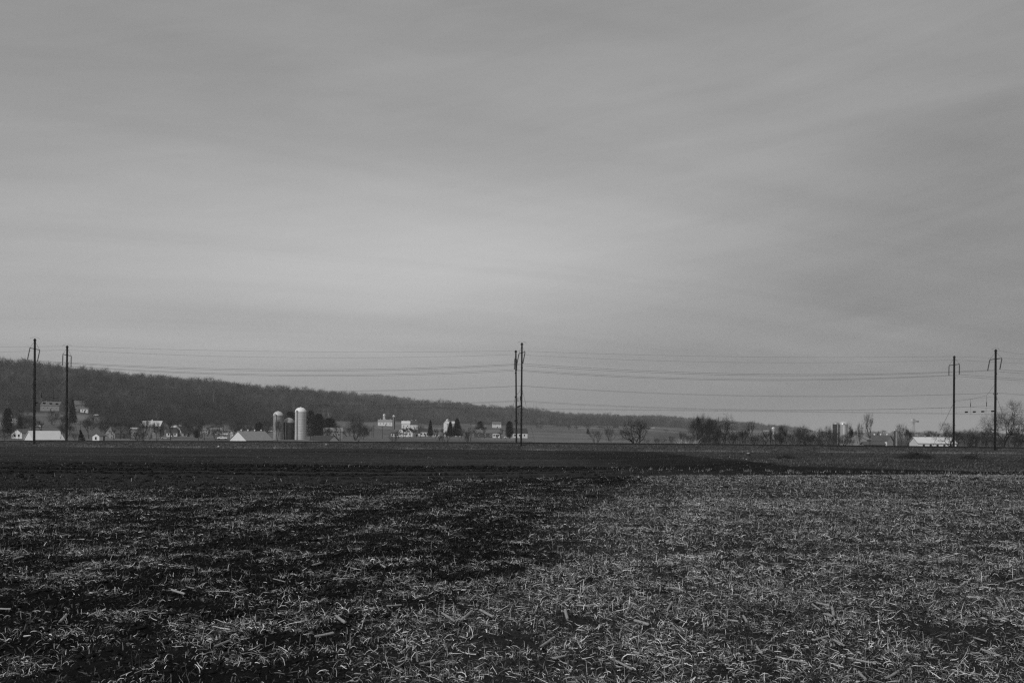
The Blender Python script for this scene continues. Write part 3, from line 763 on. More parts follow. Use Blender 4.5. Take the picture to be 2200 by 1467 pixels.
NEARP, FARP = 190.0, 206.0
def pole(px, P, py_top, label, arm_rot=0.0, lean_x=0.0, guys=(), hoops=True, bracket=0, py_base=None, pad=False):
    p = track_xy(px, P); x, y = p.x, p.y
    zt = zpix(px, py_top, y); zb = zrail(x) - 0.62
    rz = math.atan2(-0.061, 1.0) * -1
    ang = math.atan2(UT[1], UT[0])
    r = root('catenary_pole', (x, y, zb), ang, label, 'railway pole', 'steel poles along the railway')
    H = zt - zb
    b = MB(); lx = lean_x
    # H section, flanges face along the line
    def sec(x0, x1, y0, y1):
        t = 0.84
        b.add([(x0 + lx, y0, -1.2), (x1 + lx, y0, -1.2), (x1 + lx, y1, -1.2), (x0 + lx, y1, -1.2), (x0 * t, y0 * t, H - 0.25), (x1 * t, y0 * t, H - 0.25), (x1 * t, y1 * t, H - 0.25), (x0 * t, y1 * t, H - 0.25)],
              [(0, 3, 2, 1), (4, 5, 6, 7), (0, 1, 5, 4), (1, 2, 6, 5), (2, 3, 7, 6), (3, 0, 4, 7)])
    sec(-0.17, 0.17, -0.17, -0.14); sec(-0.17, 0.17, 0.14, 0.17); sec(-0.02, 0.02, -0.138, 0.138)
    for hh in (0.25, 0.5, 0.75):
        b.box(-0.19, 0.19, -0.20, -0.172, H * hh, H * hh + 0.25)
    b.build('mast', m_steel, r)
    c = MB(); c.lathe([(0.30, H - 0.42), (0.30, H - 0.30), (0.16, H - 0.2), (0.20, H - 0.1), (0.03, H)], 10); c.build('cap', m_steel, r)
    za = H - 1.95; a = 2.2
    ca, sa = math.sin(arm_rot), math.cos(arm_rot)
    arm = MB(); arm.tube((-a * ca, -a * sa, za), (a * ca, a * sa, za), 0.075, None, 6); arm.build('cross_arm', m_steel, r)
    br = MB()
    for sg in (-1, 1):
        br.tube((sg * a * ca, sg * a * sa, za), (0, sg * 0.15, H - 0.55), 0.02, None, 4)
    br.build('brace', m_guy if False else m_wire, r)
    tips = []
    lean = -0.40 if P == NEARP else -0.03
    for sg in (-1, 1):
        q = MB(); top = Vector((sg * a * ca, sg * a * sa, za - 0.15)); bot = top + Vector((lean, 0, -2.05))
        q.tube(top + Vector((0, 0, 0.15)), top, 0.03, None, 4)
        n = 13
        for i in range(n):
            u0 = top.lerp(bot, i / n); u1 = top.lerp(bot, (i + 0.55) / n); q.tube(u0, u1, 0.08, 0.145, 8)
        q.tube(top, bot, 0.05, None, 5)
        q.build('insulator', m_insul, r)
        v = Vector((bot.x * math.cos(ang) - bot.y * math.sin(ang) + x, bot.x * math.sin(ang) + bot.y * math.cos(ang) + y, bot.z + zb)); tips.append(v)
    if hoops:
        h = MB()
        pts = [(math.cos(t) * 0.8, 0.12 * math.cos(t), H - 0.1 + 0.30 * math.sin(t)) for t in [i * math.pi / 14 for i in range(15)]]
        h.path(pts, 0.022, 4)
        h.build('arcing_horn', m_wire, r)
    br_pts = []
    if bracket:
        zz_ = bracket - zb; q = MB(); q.tube((0, -0.75, zz_), (0, 0.75, zz_), 0.05, None, 5)
        for sg in (-1, 1): q.tube((0, sg * 0.75, zz_), (0, sg * 0.75, zz_ + 0.28), 0.06, 0.04, 6)
        q.build('bracket', m_steel, r)
        for sg in (-1, 1):
            bx, by = 0, sg * 0.75
            br_pts.append(Vector((-by * math.sin(ang) + x, by * math.cos(ang) + y, bracket + 0.28)))
    for (gx, gy, gtop) in guys:
        q = MB(); q.tube((0, 0, gtop), (gx, gy, -1.0), 0.028, None, 4); q.build('guy_wire', m_wire, r)
    f = MB()
    f.lathe([(0.42, -1.3), (0.42, -0.55), (0.36, -0.48), (0.0, -0.48)], 12) if not pad else f.box(-0.55, 0.55, -0.45, 0.45, -1.4, -0.42)
    f.build('footing', m_conc, r)
    return dict(root=r, x=x, y=y, zb=zb, zt=zt, H=H, tips=tips, br=br_pts, ang=ang)
def zb_at(px, py, P): return zpix(px, py, track_xy(px, P).y)
L1 = pole(73.5, NEARP, 727, 'tall dark pole nearest the left edge, in front of the white gabled roof', guys=((-0.5, -7, 10.2),), bracket=zb_at(73, 826, NEARP))
L2 = pole(143, FARP, 742, 'dark pole behind the tracks at left, right beside the white gabled roof', guys=((0.5, 7.0, 9.5),))
C1 = pole(1120, NEARP, 736, 'tall dark pole in front of the tracks at the centre, standing on a concrete pad', arm_rot=-0.20, guys=((2.6, -5.5, 11.3), (-1.2, 2.2, 11.0)), bracket=zb_at(1120, 832, NEARP), pad=True)
C2 = pole(1107, FARP, 752, 'leaning dark pole behind the tracks at the centre, left of its taller mate', arm_rot=0.17, lean_x=0.3, guys=((-2.0, 3.0, 10.2),), hoops=False)
R2 = pole(2049, FARP, 764, 'dark pole behind the tracks at right, beside the long white barn roof', guys=((-1.6, 7.5, 9.9),), hoops=False)
R1 = pole(2138, NEARP, 750, 'tall dark pole nearest the right edge, in front of the large bare tree', guys=((2.4, -3.5, 11.3),), bracket=zb_at(2138, 847, NEARP))
# poles out of view, so that the wires run on
def ghost(pa, pb, n=1.0):
    """support points one span further on, from two known ones"""
    return [b + (b - a) for a, b in zip(pa, pb)]
def wire_run(supports, sag, r, name, label, group, mat_=None, n=28):
    b = MB()
    for a, c in zip(supports, supports[1:]):
        pts = [a.lerp(c, i / n) - Vector((0, 0, 4 * sag * (i / n) * (1 - i / n))) for i in range(n + 1)]
        b.path(pts, r, 4)
    o = b.build(name, mat_ or m_wire); tag(o, label, 'overhead wire', group); return o
def extend(pts):
    return [pts[0] + (pts[0] - pts[1])] + pts + [pts[-1] + (pts[-1] - pts[-2])]
G = 'power wires strung between the railway poles'
tip = lambda k: [Vector(q['tips'][k]) for q in (L1, C1, R1)]
tipf = lambda k: [Vector(q['tips'][k]) for q in (L2, C2, R2)]
WR = 0.026
wire_run(extend(tip(0)), 1.45, WR, 'transmission_wire', 'wire under the camera side insulators of the near row of poles', G)
wire_run(extend(tip(1)), 1.45, WR, 'transmission_wire', 'wire under the track side insulators of the near row of poles', G)
wire_run(extend(tipf(0)), 1.5, WR, 'transmission_wire', 'wire under the track side insulators of the far row of poles', G)
wire_run(extend(tipf(1)), 1.5, WR, 'transmission_wire', 'wire under the field side insulators of the far row of poles', G)
topf = [Vector((q['x'], q['y'], q['zt'] - 0.15)) for q in (L2, C2, R2)]
wire_run(extend(topf), 0.65, 0.017, 'ground_wire', 'highest thin wire, strung from the very tops of the far poles', G)
wire_run(extend([t - Vector((0, 0, 0.75)) for t in topf]), 1.1, 0.017, 'ground_wire', 'thin wire hung just below the tops of the far poles', G)
wire_run(extend([q['br'][0] for q in (L1, C1, R1)]), 1.25, 0.018, 'signal_wire', 'lone thin wire on the outer end of the brackets halfway up the near poles', G)
wire_run(extend([q['br'][1] for q in (L1, C1, R1)]), 1.32, 0.014, 'signal_wire', 'lone thin wire on the inner end of the brackets halfway up the near poles', G)
# a short wire leaving the top of the right-hand pole
a0 = Vector((R1['x'], R1['y'], R1['zt'] - 0.2)); a1 = at(2330, 772, 190)
wire_run([a0, a1], 0.3, 0.017, 'ground_wire', 'thin wire running off right from the top of the pole nearest the right edge', G)

# contact wires with their messengers
LEFT_S = [track_xy(p, 196).x for p in (110, 1113, 2095)]
def line_xy(px_pair, P):
    q = track_xy(px_pair[0], NEARP); s0 = q.x * UT[0] + q.y * UT[1]; return tp(s0, P)
def contact(P, lab):
    r = root('contact_line', (0, 0, 0), 0, lab, 'overhead wire', 'electric contact lines over the tracks')
    sup = [Vector((*line_xy((p,), P), 0)) for p in (73.5, 1120, 2138)]
    sup = extend(sup)
    zc = lambda x: zrail(x) + 6.65
    m1 = MB(); m2 = MB(); dr = MB()
    for a, c in zip(sup, sup[1:]):
        n = 30
        A = []; B = []
        for i in range(n + 1):
            t = i / n; p = a.lerp(c, t); z = zc(p.x)
            B.append(Vector((p.x, p.y, z))); A.append(Vector((p.x, p.y, z + 1.55 - 4 * 1.30 * t * (1 - t))))
            if i % 3 == 1 and 0 < i < n: dr.tube(B[-1], A[-1], 0.010, None, 3)
            if i % 3 == 1: dr.tube(B[-1] - Vector((0.05, 0, 0)), B[-1] + Vector((0.05, 0, 0)), 0.03, None, 4)
        m1.path(A, 0.020, 4); m2.path(B, 0.018, 4)
    m1.build('messenger_wire', m_wire, r); m2.build('contact_wire', m_wire, r); tag(dr.build('dropper', m_wire, r), kind='stuff')
contact(193.2, 'contact wire with its messenger over the track nearest the ploughed field')
contact(199.3, 'contact wire with its messenger over the farther track')
def cross_span(q1, q2, lab, white=False, high=1):
    a = Vector((q1['x'], q1['y'], 0)); c = Vector((q2['x'], q2['y'], 0)); zc = zrail(a.x) + 6.65
    f = lambda P: (P - NEARP) / (FARP - NEARP)
    r = root('span_wire', (0, 0, 0), 0, lab, 'span wire', 'wires spanning between paired poles')
    h1 = a.lerp(c, f(193.2)); h2 = a.lerp(c, f(199.3))
    b = MB(); zt_ = zc + 3.2
    b.path(([a + Vector((0, 0, zc + 5.9))] if high == 1 else [a + Vector((0, 0, zt_ + 0.15))]) + [h1 + Vector((0, 0, zt_ + (0.5 if high == 1 else 0.05))), h2 + Vector((0, 0, zt_ - 0.1)), c + Vector((0, 0, zc + 5.9 if high == 2 else zt_ - 0.4))], 0.02, 4)
    b.path([a + Vector((0, 0, zt_ + 0.1)), c + Vector((0, 0, zt_ - 0.1))], 0.014, 4)
    b.path([a + Vector((0, 0, zc + 0.55)), c + Vector((0, 0, zc + 0.45))], 0.014, 4)
    b.build('support_wire', m_guy if white else m_wire, r)
    for h, dz_ in ((h1, 0.5 if high == 1 else 0.05), (h2, -0.1)):
        q = MB(); q.tube(h + Vector((0, 0, zt_ + dz_)), h + Vector((0, 0, zc + 2.3)), 0.022, None, 4)
        for i in range(5): q.tube(h + Vector((0, 0, zc + 1.55 + i * 0.15)), h + Vector((0, 0, zc + 1.63 + i * 0.15)), 0.07, 0.10, 8)
        q.tube(h + Vector((0, 0, zc + 1.5)), h + Vector((0, 0, zc + 2.4)), 0.05, None, 5)
        q.build('hanging_insulator', m_insul, r)
    for P in (190.9, 194.6, 197.8, 200.9):
        h = a.lerp(c, f(P)) + Vector((0, 0, zc + 0.5)); q = MB(); d = Vector((float(UN[0]), float(UN[1]), 0)); 
        for i in range(4):
            q.tube(h + d * (i * 0.22 - 0.45), h + d * (i * 0.22 - 0.30), 0.14, 0.17, 8)
        q.tube(h - d * 0.5, h + d * 0.5, 0.06, None, 5); q.build('strain_insulator', m_insul, r)
    s = MB()
    for h in (h1, h2): s.path([h + Vector((0, 0, zc + 1.5)), h + Vector((0, 0, zc))], 0.014, 3)
    s.build('steady_wire', m_wire, r)
cross_span(L1, L2, 'span wire with hanging insulators between the left pair of poles', True, 2)
cross_span(C1, C2, 'span wire with hanging insulators squeezed between the centre pair of poles')
cross_span(R1, R2, 'span wire with hanging insulators between the right pair of poles')

# ------------------------------------------------------------------ trees
def seg_tubes(segs, k):
    if not segs: return np.zeros((0, 3)), np.zeros((0, 4), int)
    A = np.array([s[0] for s in segs]); B = np.array([s[1] for s in segs]); r0 = np.array([s[2] for s in segs]); r1 = np.array([s[3] for s in segs])
    d = B - A; d /= np.linalg.norm(d, axis=1)[:, None] + 1e-9
    ref = np.where(np.abs(d[:, 2:3]) < 0.9, np.array([[0, 0, 1.0]]), np.array([[1.0, 0, 0]])); u = np.cross(d, ref); u /= np.linalg.norm(u, axis=1)[:, None]; v = np.cross(d, u)
    V = []
    for C_, rr in ((A, r0), (B, r1)):
        for i in range(k):
            t = 2 * math.pi * i / k; V.append(C_ + (u * math.cos(t) + v * math.sin(t)) * rr[:, None])
    V = np.stack(V, 1)                       # n, 2k, 3
    n = len(segs); o = (np.arange(n) * 2 * k)[:, None]
    Q = np.stack([np.stack([o[:, 0] + i, o[:, 0] + (i + 1) % k, o[:, 0] + k + (i + 1) % k, o[:, 0] + k + i], -1) for i in range(k)], 1).reshape(-1, 4)
    return V.reshape(-1, 3), Q
def skeleton(seed, stems=1, trunk=0.25, spread=0.6, levels=5, up=0.12, wander=0.16, kids=(2, 3), ratio=0.74, rr=0.022, twigs=5, twig_len=0.07):
    rnd = random.Random(seed); T, C_ = [], []
    def vec(d, ang, az_):
        d = Vector(d); a = d.orthogonal().normalized(); b = d.cross(a); return (d * math.cos(ang) + (a * math.cos(az_) + b * math.sin(az_)) * math.sin(ang)).normalized()
    def grow(p, d, L, r, lv):
        n = 4 if lv <= 1 else 3; out = T if lv == 0 else C_
        q = p
        for i in range(n):
            d = (d + Vector((rnd.gauss(0, wander), rnd.gauss(0, wander), rnd.gauss(0, wander) * 0.6 + up * (0.4 if lv < 2 else 0.8)))).normalized()
            q2 = q + d * (L / n); f0 = 1 - 0.45 * i / n; f1 = 1 - 0.45 * (i + 1) / n
            th = (1, 1, 0.95, 0.80, 0.62, 0.48, 0.40)[lv]; out.append((tuple(q), tuple(q2), r * f0 * th, r * f1 * th)); q = q2
            if lv >= 2 and i > 0 and rnd.random() < 0.55 and lv < levels:
                grow(q, vec(d, rnd.uniform(0.5, 1.1), rnd.uniform(0, 6.28)), L * ratio * rnd.uniform(0.6, 0.9), r * 0.45, lv + 1)
        if lv >= levels:
            for _ in range(twigs):
                t = q + vec(d, rnd.uniform(0.1, 0.9), rnd.uniform(0, 6.28)) * twig_len * rnd.uniform(0.5, 1.3); C_.append((tuple(p.lerp(q, rnd.random())), tuple(t), r * 0.20, r * 0.12))
            return
        k = rnd.randint(*kids) + (1 if lv == 0 else 0); a0 = rnd.uniform(0, 6.28)
        for i in range(k):
            grow(q, vec(d, rnd.uniform(0.35, 0.85) * spread / 0.6, a0 + i * 6.28 / k + rnd.uniform(-0.5, 0.5)), L * ratio * rnd.uniform(0.8, 1.15) * (1.4 if lv == 0 and trunk < 0.2 else 1), r * rnd.uniform(0.55, 0.72), lv + 1)
    for s in range(stems):
        a0 = 6.28 * s / max(1, stems) + rnd.uniform(-0.4, 0.4)
        d = Vector((0, 0, 1)) if stems == 1 else Vector((math.cos(a0) * spread, math.sin(a0) * spread, 1)).normalized()
        grow(Vector((math.cos(a0) * 0.015, math.sin(a0) * 0.015, -0.02)) if stems > 1 else Vector((0, 0, -0.02)), d, trunk * rnd.uniform(0.85, 1.1), rr * (1 if stems == 1 else 0.7), 0)
    return T, C_
def tree_kind(seed, mt=None, mc=None, **kw):
    T, C_ = skeleton(seed, **kw)
    tv, tq = seg_tubes(T, 7); cv, cq = seg_tubes(C_, 3)
    h = cv[:, 2].max(); wx = np.percentile(np.abs(cv[:, :2]), 98)
    tv /= h; cv /= h; wx /= h
    print('kind', seed, len(C_), 'coverage', sum((Vector(a) - Vector(b)).length * (c + d) for a, b, c, d in C_) / h / h / (2 * wx * 0.8), 'wx', wx)
    return (np_mesh('trunk', tv, tq, mt or m_bark, True), np_mesh('crown', cv, cq, mc or m_twig, False), wx)
KINDS = {
 'spread': tree_kind(36, stems=6, trunk=0.30, spread=0.65, levels=5, up=0.07, wander=0.17, kids=(2, 2), ratio=0.78, rr=0.036, twigs=5, twig_len=0.06),
 'fan': tree_kind(34, stems=6, trunk=0.30, spread=0.65, levels=5, up=0.07, wander=0.17, kids=(2, 2), ratio=0.78, rr=0.036, twigs=5, twig_len=0.06),
 'big': tree_kind(23, trunk=0.16, spread=0.72, levels=6, up=0.07, wander=0.2, ratio=0.80, rr=0.028, twigs=5, twig_len=0.06),
 'oval': tree_kind(2, trunk=0.30, spread=0.45, levels=5, up=0.10, ratio=0.75, rr=0.030),
 'tall': tree_kind(3, trunk=0.34, spread=0.36, levels=5, up=0.12, ratio=0.76, rr=0.030, kids=(2, 4), twigs=5),
 'round': tree_kind(4, trunk=0.18, spread=0.6, levels=5, up=0.05, ratio=0.78, rr=0.026, twigs=4),
 'vase': tree_kind(6, stems=3, trunk=0.32, spread=0.38, levels=4, up=0.12, ratio=0.76, rr=0.024, kids=(2, 4)),
 'dense': tree_kind(7, stems=3, trunk=0.22, spread=0.4, levels=5, up=0.10, ratio=0.78, rr=0.028, kids=(2, 3), twigs=6),
 'crook': tree_kind(26, trunk=0.16, spread=0.72, levels=6, up=0.07, wander=0.2, ratio=0.80, rr=0.028, twigs=5, twig_len=0.06),
 'scrub': tree_kind(9, stems=7, trunk=0.35, spread=0.5, levels=3, up=0.12, ratio=0.7, rr=0.012, kids=(2, 4)),
 'small': tree_kind(10, trunk=0.22, spread=0.5, levels=4, up=0.08, ratio=0.74, rr=0.024),
}
KP = {'scrubpale': tree_kind(12, m_twig_pale, m_twig_pale, stems=9, trunk=0.4, spread=0.9, levels=2, up=0.02, ratio=0.7, rr=0.012, kids=(2, 4), twigs=3)}
KINDS.update(KP)
trnd = random.Random(77)
def tree(kind, px0, px1, py_top, D, label, group='leafless trees beyond the railway', cat='tree', name='bare_tree', loc=None):
    mt, mc, wx = KINDS[kind]; p = loc or base((px0 + px1) / 2, D)
    h = zpix((px0 + px1) / 2, py_top, p.y) - p.z; w_ = (px1 - px0) / 2 * p.y / F
    r = root(name, p, trnd.uniform(0, 6.28), label, cat, group, (w_ / wx, w_ / wx, h))
    link('trunk', mt, r); link('crown', mc, r); return r
def conifer_mesh(seed, shape='cone', n=760):
    rng = np.random.default_rng(seed); V = []
    for i in range(n):
        h = rng.uniform(0.07, 0.98) ** 0.9
        R_ = {'cone': (1 - h) * 0.30 + 0.015, 'pine': 0.34 * math.sin(math.pi * min(1, h * 0.85 + 0.1)) ** 0.8 + 0.02, 'round': 0.42 * math.sqrt(max(0.02, 1 - ((h - 0.48) / 0.53) ** 2))}[shape]
        R_ *= rng.uniform(0.75, 1.15)
        for q in range(5):
            t = rng.uniform(0, 6.28); rad = R_ * rng.uniform(0.35, 1.0)
            c = np.array([math.cos(t) * rad, math.sin(t) * rad, h - 0.12 * rad + rng.uniform(-0.02, 0.02)])
            o = np.array([math.cos(t), math.sin(t), rng.uniform(-0.6, 0.7)]) * rng.uniform(0.03, 0.06); s = np.array([-math.sin(t), math.cos(t), rng.uniform(-0.3, 0.3)]) * rng.uniform(0.012, 0.026)
            V += [c - o - s, c - o * 0.2 + s * 1.2, c + o]
    V = np.array(V); mc = np_mesh('crown', V, np.arange(len(V)).reshape(-1, 3), m_needle)
    tv, tq = seg_tubes([((0, 0, -0.02), (0, 0, 0.92), 0.018, 0.004)], 7)
    return np_mesh('trunk', tv, tq, m_bark, True), mc, {'cone': 0.24, 'pine': 0.32, 'round': 0.40}[shape]
CON = {'cone': conifer_mesh(1), 'cone2': conifer_mesh(2), 'pine': conifer_mesh(3, 'pine', 420), 'globe': conifer_mesh(4, 'round', 1100)}
KINDS.update(CON)
GE = 'dark evergreens among the farms'
def ever(kind, px0, px1, py_top, D, label, name='evergreen_tree'): return tree(kind, px0, px1, py_top, D, label, GE, 'evergreen tree', name)

# --- right side, close behind the railway
tree('big', 2104, 2212, 854, 232, 'largest bare tree with crooked limbs, behind the pole nearest the right edge')
tree('crook', 2098, 2142, 906, 226, 'bare tree with a low sweeping limb just left of the pole nearest the right edge')
tree('small', 2150, 2205, 912, 262, 'dense small bare tree under the largest tree at the right edge')
tree('spread', 2059, 2106, 912, 236, 'low bare tree between the two right poles')
tree('big', 2006, 2074, 904, 238, 'broad bare tree behind the far pole at right, over the end of the white barn')
tree('tall', 1940, 1960, 910, 330, 'narrow bare tree just left of the windmill')
tree('oval', 1922, 1950, 907, 322, 'bare tree with a rounded top beside the small white domed silo')
tree('oval', 1853, 1885, 883, 236, 'tall slender bare tree before the gabled barns at right')
tree('vase', 1834, 1859, 904, 234, 'shorter forked bare tree left of the tall slender one')
tree('tall', 1814, 1832, 902, 240, 'thin bare tree against the right flank of the pair of domed silos')
tree('oval', 1767, 1791, 911, 238, 'small round topped bare tree left of the pair of domed silos')
tree('vase', 1745, 1778, 915, 234, 'low crooked bare tree left of the pair of domed silos')
tree('fan', 1703, 1746, 903, 240, 'open bare tree with many upright limbs in the row at right')
tree('dense', 1664, 1699, 906, 244, 'dense bare tree before the end of the ridge')
tree('small', 1643, 1668, 918, 250, 'small bare tree under the white dome at right of the ridge')
tree('oval', 1603, 1633, 900, 250, 'bare tree with a tall crown left of the white dome')
tree('small', 1580, 1608, 918, 240, 'short bare tree right of the tall double tree')
tree('fan', 1508, 1596, 880, 233, 'tall bare tree with thick upright trunks in the middle right')
tree('dense', 1488, 1537, 882, 250, 'darkest and densest bare tree, left neighbour of the thick trunked one')
tree('dense', 1478, 1530, 896, 262, 'hazier bare tree filling the left flank of the darkest clump')
tree('dense', 1505, 1560, 898, 268, 'hazier bare tree filling the middle of the darkest clump')
tree('dense', 1500, 1534, 888, 246, 'bare tree crowded behind the darkest and densest one')
tree('spread', 1314, 1422, 891, 232, 'wide spreading bare tree with many low limbs, alone behind the rails')
tree('scrub', 1452, 1482, 918, 238, 'small upright bare saplings beside the pale dead reeds')
tree('scrub', 1432, 1454, 930, 240, 'low bare bush between the spreading tree and the pale reeds')
tree('scrub', 1263, 1300, 915, 226, 'open bare bush left of the wide spreading tree')
tree('scrub', 1290, 1328, 908, 224, 'taller bare bush beside the wide spreading tree')
# the soft grey belt behind
rb_ = random.Random(55)
for i in range(40):
    px = 1480 + i * 18 + rb_.uniform(-9, 9); D = rb_.uniform(280, 400) if not 1815 < px < 2060 else rb_.uniform(500, 620); w_ = rb_.uniform(14, 27)
    tree(rb_.choice(['small', 'oval', 'vase', 'dense', 'spread']), px - w_, px + w_, rb_.uniform(915, 936) + (px - 1480) * 0.006, D, 'soft grey bare tree in the belt behind the first row at right', 'belt of bare trees behind the railway at right')
for i in range(110):
    px = rb_.choice([rb_.uniform(180, 350), rb_.uniform(30, 150), rb_.uniform(380, 580), rb_.uniform(150, 800), rb_.uniform(190, 330)]); D = rb_.uniform(470, 860); w_ = rb_.uniform(9, 17)
    g0 = base(px, D); hh = rb_.uniform(5, 12); k_ = rb_.choice(['small', 'oval', 'vase', 'dense', 'round']); mt, mc, wx = KINDS[k_]; w__ = w_ * D / F
    q = root('bare_tree', g0, rb_.uniform(0, 6), 'soft grey bare tree among the farms left of the centre poles', 'tree', 'bare trees among the valley farms', (w__ / wx, w__ / wx, hh)); link('trunk', mt, q); link('crown', mc, q)
for i in range(16):
    px = (rb_.uniform(888, 1010), rb_.uniform(1010, 1090), rb_.uniform(840, 900))[i % 3]; D = rb_.uniform(600, 690); w_ = rb_.uniform(6, 12)
    g0 = base(px, D); k_ = rb_.choice(['small', 'oval', 'vase', 'round']); mt, mc, wx = KINDS[k_]; w__ = w_ * D / F
    q = root('bare_tree', g0, rb_.uniform(0, 6), 'small bare yard tree among the white houses at centre', 'tree', 'bare yard trees at centre', (w__ / wx, w__ / wx, rb_.uniform(4, 8))); link('trunk', mt, q); link('crown', mc, q)
tree('vase', 690, 718, 914, 500, 'forked bare tree in front of the pale white roofed building')
tree('oval', 712, 738, 910, 490, 'bare tree at the right end of the pale white roofed building')
# hedge of scrub along the right side
for i, (a, b_, t) in enumerate(((1400, 1430, 934), (1560, 1590, 925), (1610, 1640, 932), (1630, 1655, 926), (1690, 1712, 930), (1720, 1752, 932), (1775, 1800, 930), (1795, 1822, 936), (1815, 1842, 938), (1535, 1560, 932), (1480, 1500, 930), (2085, 2120, 930), (2120, 2165, 925), (2165, 2210, 928))):
    tree('scrub', a, b_, t, 229 + (i * 7) % 22, 'low tangled bare bush in the hedge behind the rails at right', 'tangled bushes behind the rails', 'bush', 'bare_bush')
# --- centre
tree('round', 893, 915, 905, 700, 'bare tree beside the white gabled farmhouse at centre')
tree('vase', 943, 976, 921, 225, 'forked bare tree rising from the far side of the rails left of the centre poles')
tree('vase', 996, 1023, 914, 226, 'bare tree rising behind the rails just left of the dark ranch house roof')
tree('scrub', 836, 858, 925, 222, 'thin bare stems behind the rails below the small white barns')
tree('scrub', 1000, 1010, 926, 222, 'leaning twiggy stem beside the bare tree near the ranch house')
tree('fan', 733, 794, 882, 520, 'large bushy bare tree right of the dark evergreens at left centre')
tree('vase', 752, 788, 900, 470, 'slim bare tree in front of the large bushy one at left centre')
ever('cone', 917, 932, 902, 690, 'narrow dark conifer beside the white houses at centre')
ever('cone2', 957, 978, 905, 690, 'dark conifer, left one of the touching pair at centre')
ever('cone', 968, 996, 899, 700, 'largest dark conifer of the touching pair at centre')
ever('pine', 1019, 1043, 904, 720, 'ragged dark pine above the ranch house roof')
ever('globe', 1085, 1104, 904, 640, 'dark round evergreen just left of the centre poles')
ever('cone2', 1259, 1267, 918, 1100, 'tiny dark conifer alone at the edge of the far field')
# --- around the silos
ever('pine', 608, 640, 882, 640, 'dark pine seen between the silos')
ever('pine', 655, 680, 880, 620, 'tall dark pine against the right side of the tallest silo')
ever('globe', 668, 700, 888, 600, 'broad dark evergreen right of the silos, nearer one')
ever('globe', 690, 726, 897, 640, 'broad dark evergreen right of the silos, farther one')
ever('globe', 544, 568, 907, 640, 'dark rounded evergreen behind the grey barn roof left of the silos')
# --- left
tree('fan', 381, 444, 876, 640, 'large fan shaped bare tree behind the white farmhouse')
tree('vase', 320, 354, 902, 420, 'bare tree in front of the large white roofed barn')
tree('oval', 352, 380, 893, 470, 'bare tree just left of the white farmhouse')
tree('round', 200, 262, 890, 520, 'wide thicket like bare tree right of the left pair of poles')
tree('oval', 238, 280, 898, 500, 'bare tree in the thicket left of the white roofed barn')
tree('scrub', 262, 330, 920, 330, 'dark bushy scrub in front of the white roofed barn')
tree('scrub', 285, 322, 922, 300, 'dark scrub right behind the rails at left')
tree('small', 120, 140, 905, 430, 'bare tree behind the white gabled roof at left')
tree('oval', 60, 80, 895, 560, 'faint bare tree behind the pole nearest the left edge')
tree('scrub', 150, 172, 925, 300, 'small bare bush right of the white gabled roof')
ever('globe', 4, 29, 876, 560, 'dark round evergreen near the left edge')
ever('cone', 145, 166, 858, 760, 'tall dark spruce behind the far pole at left')
ever('globe', 36, 50, 893, 600, 'small dark evergreen between the hillside houses at left')
ever('globe', 416, 430, 923, 560, 'dark bush against the right side of the white farmhouse', 'evergreen_bush')
# hedge
def hedge(px0, px1, py_top, D, label, depth=2.5):
    rng = np.random.default_rng(int(px0 + px1)); a = base(px0, D); b = base(px1, D); L = (b - a).length; c = (a + b) / 2
    h = zpix((px0 + px1) / 2, py_top, D) - c.z; n = 2600
    X = rng.uniform(-L / 2, L / 2, n); Y = rng.uniform(-depth / 2, depth / 2, n); Z = h * rng.uniform(0, 1, n) ** 0.7 * (1 + 0.35 * fbm(X / 1.6, Y, 2, 3))
    s = rng.normal(0, 0.13, (n, 3, 3)); V = np.stack([X, Y, Z], -1)[:, None, :] + s
    o = link('evergreen_hedge', np_mesh('evergreen_hedge', V.reshape(-1, 3), np.arange(3 * n).reshape(-1, 3), m_needle)); o.location = c; tag(o, label, 'hedge'); return o
hedge(-20, 34, 921, 440, 'dark clipped hedge at the left edge beside the small white house')
# ivy-covered guy stump near the left poles
def ivy():
    p = base(178, 232); rng = np.random.default_rng(2); r = root('ivy_clump', p, 0, 'dark ivy clump climbing a stake behind the rails at left', 'ivy')
    h = zpix(178, 924, 232) - p.z; b = MB(); b.tube((-0.6, 0, h + 1.0), (0, 0, 0), 0.04, 0.10, 6); b.build('stem', m_bark, r)
    n = 2400; t = rng.uniform(0, 1, n) ** 1.5; rad = (1.1 * (1 - t) + 0.12) * rng.uniform(0, 1, n) ** 0.5; a = rng.uniform(0, 6.28, n)
    V = np.stack([np.cos(a) * rad - 0.6 * t, np.sin(a) * rad, t * h], -1)[:, None, :] + rng.normal(0, 0.07, (n, 3, 3))
    link('foliage', np_mesh('foliage', V.reshape(-1, 3), np.arange(3 * n).reshape(-1, 3), m_needle), r)
ivy()

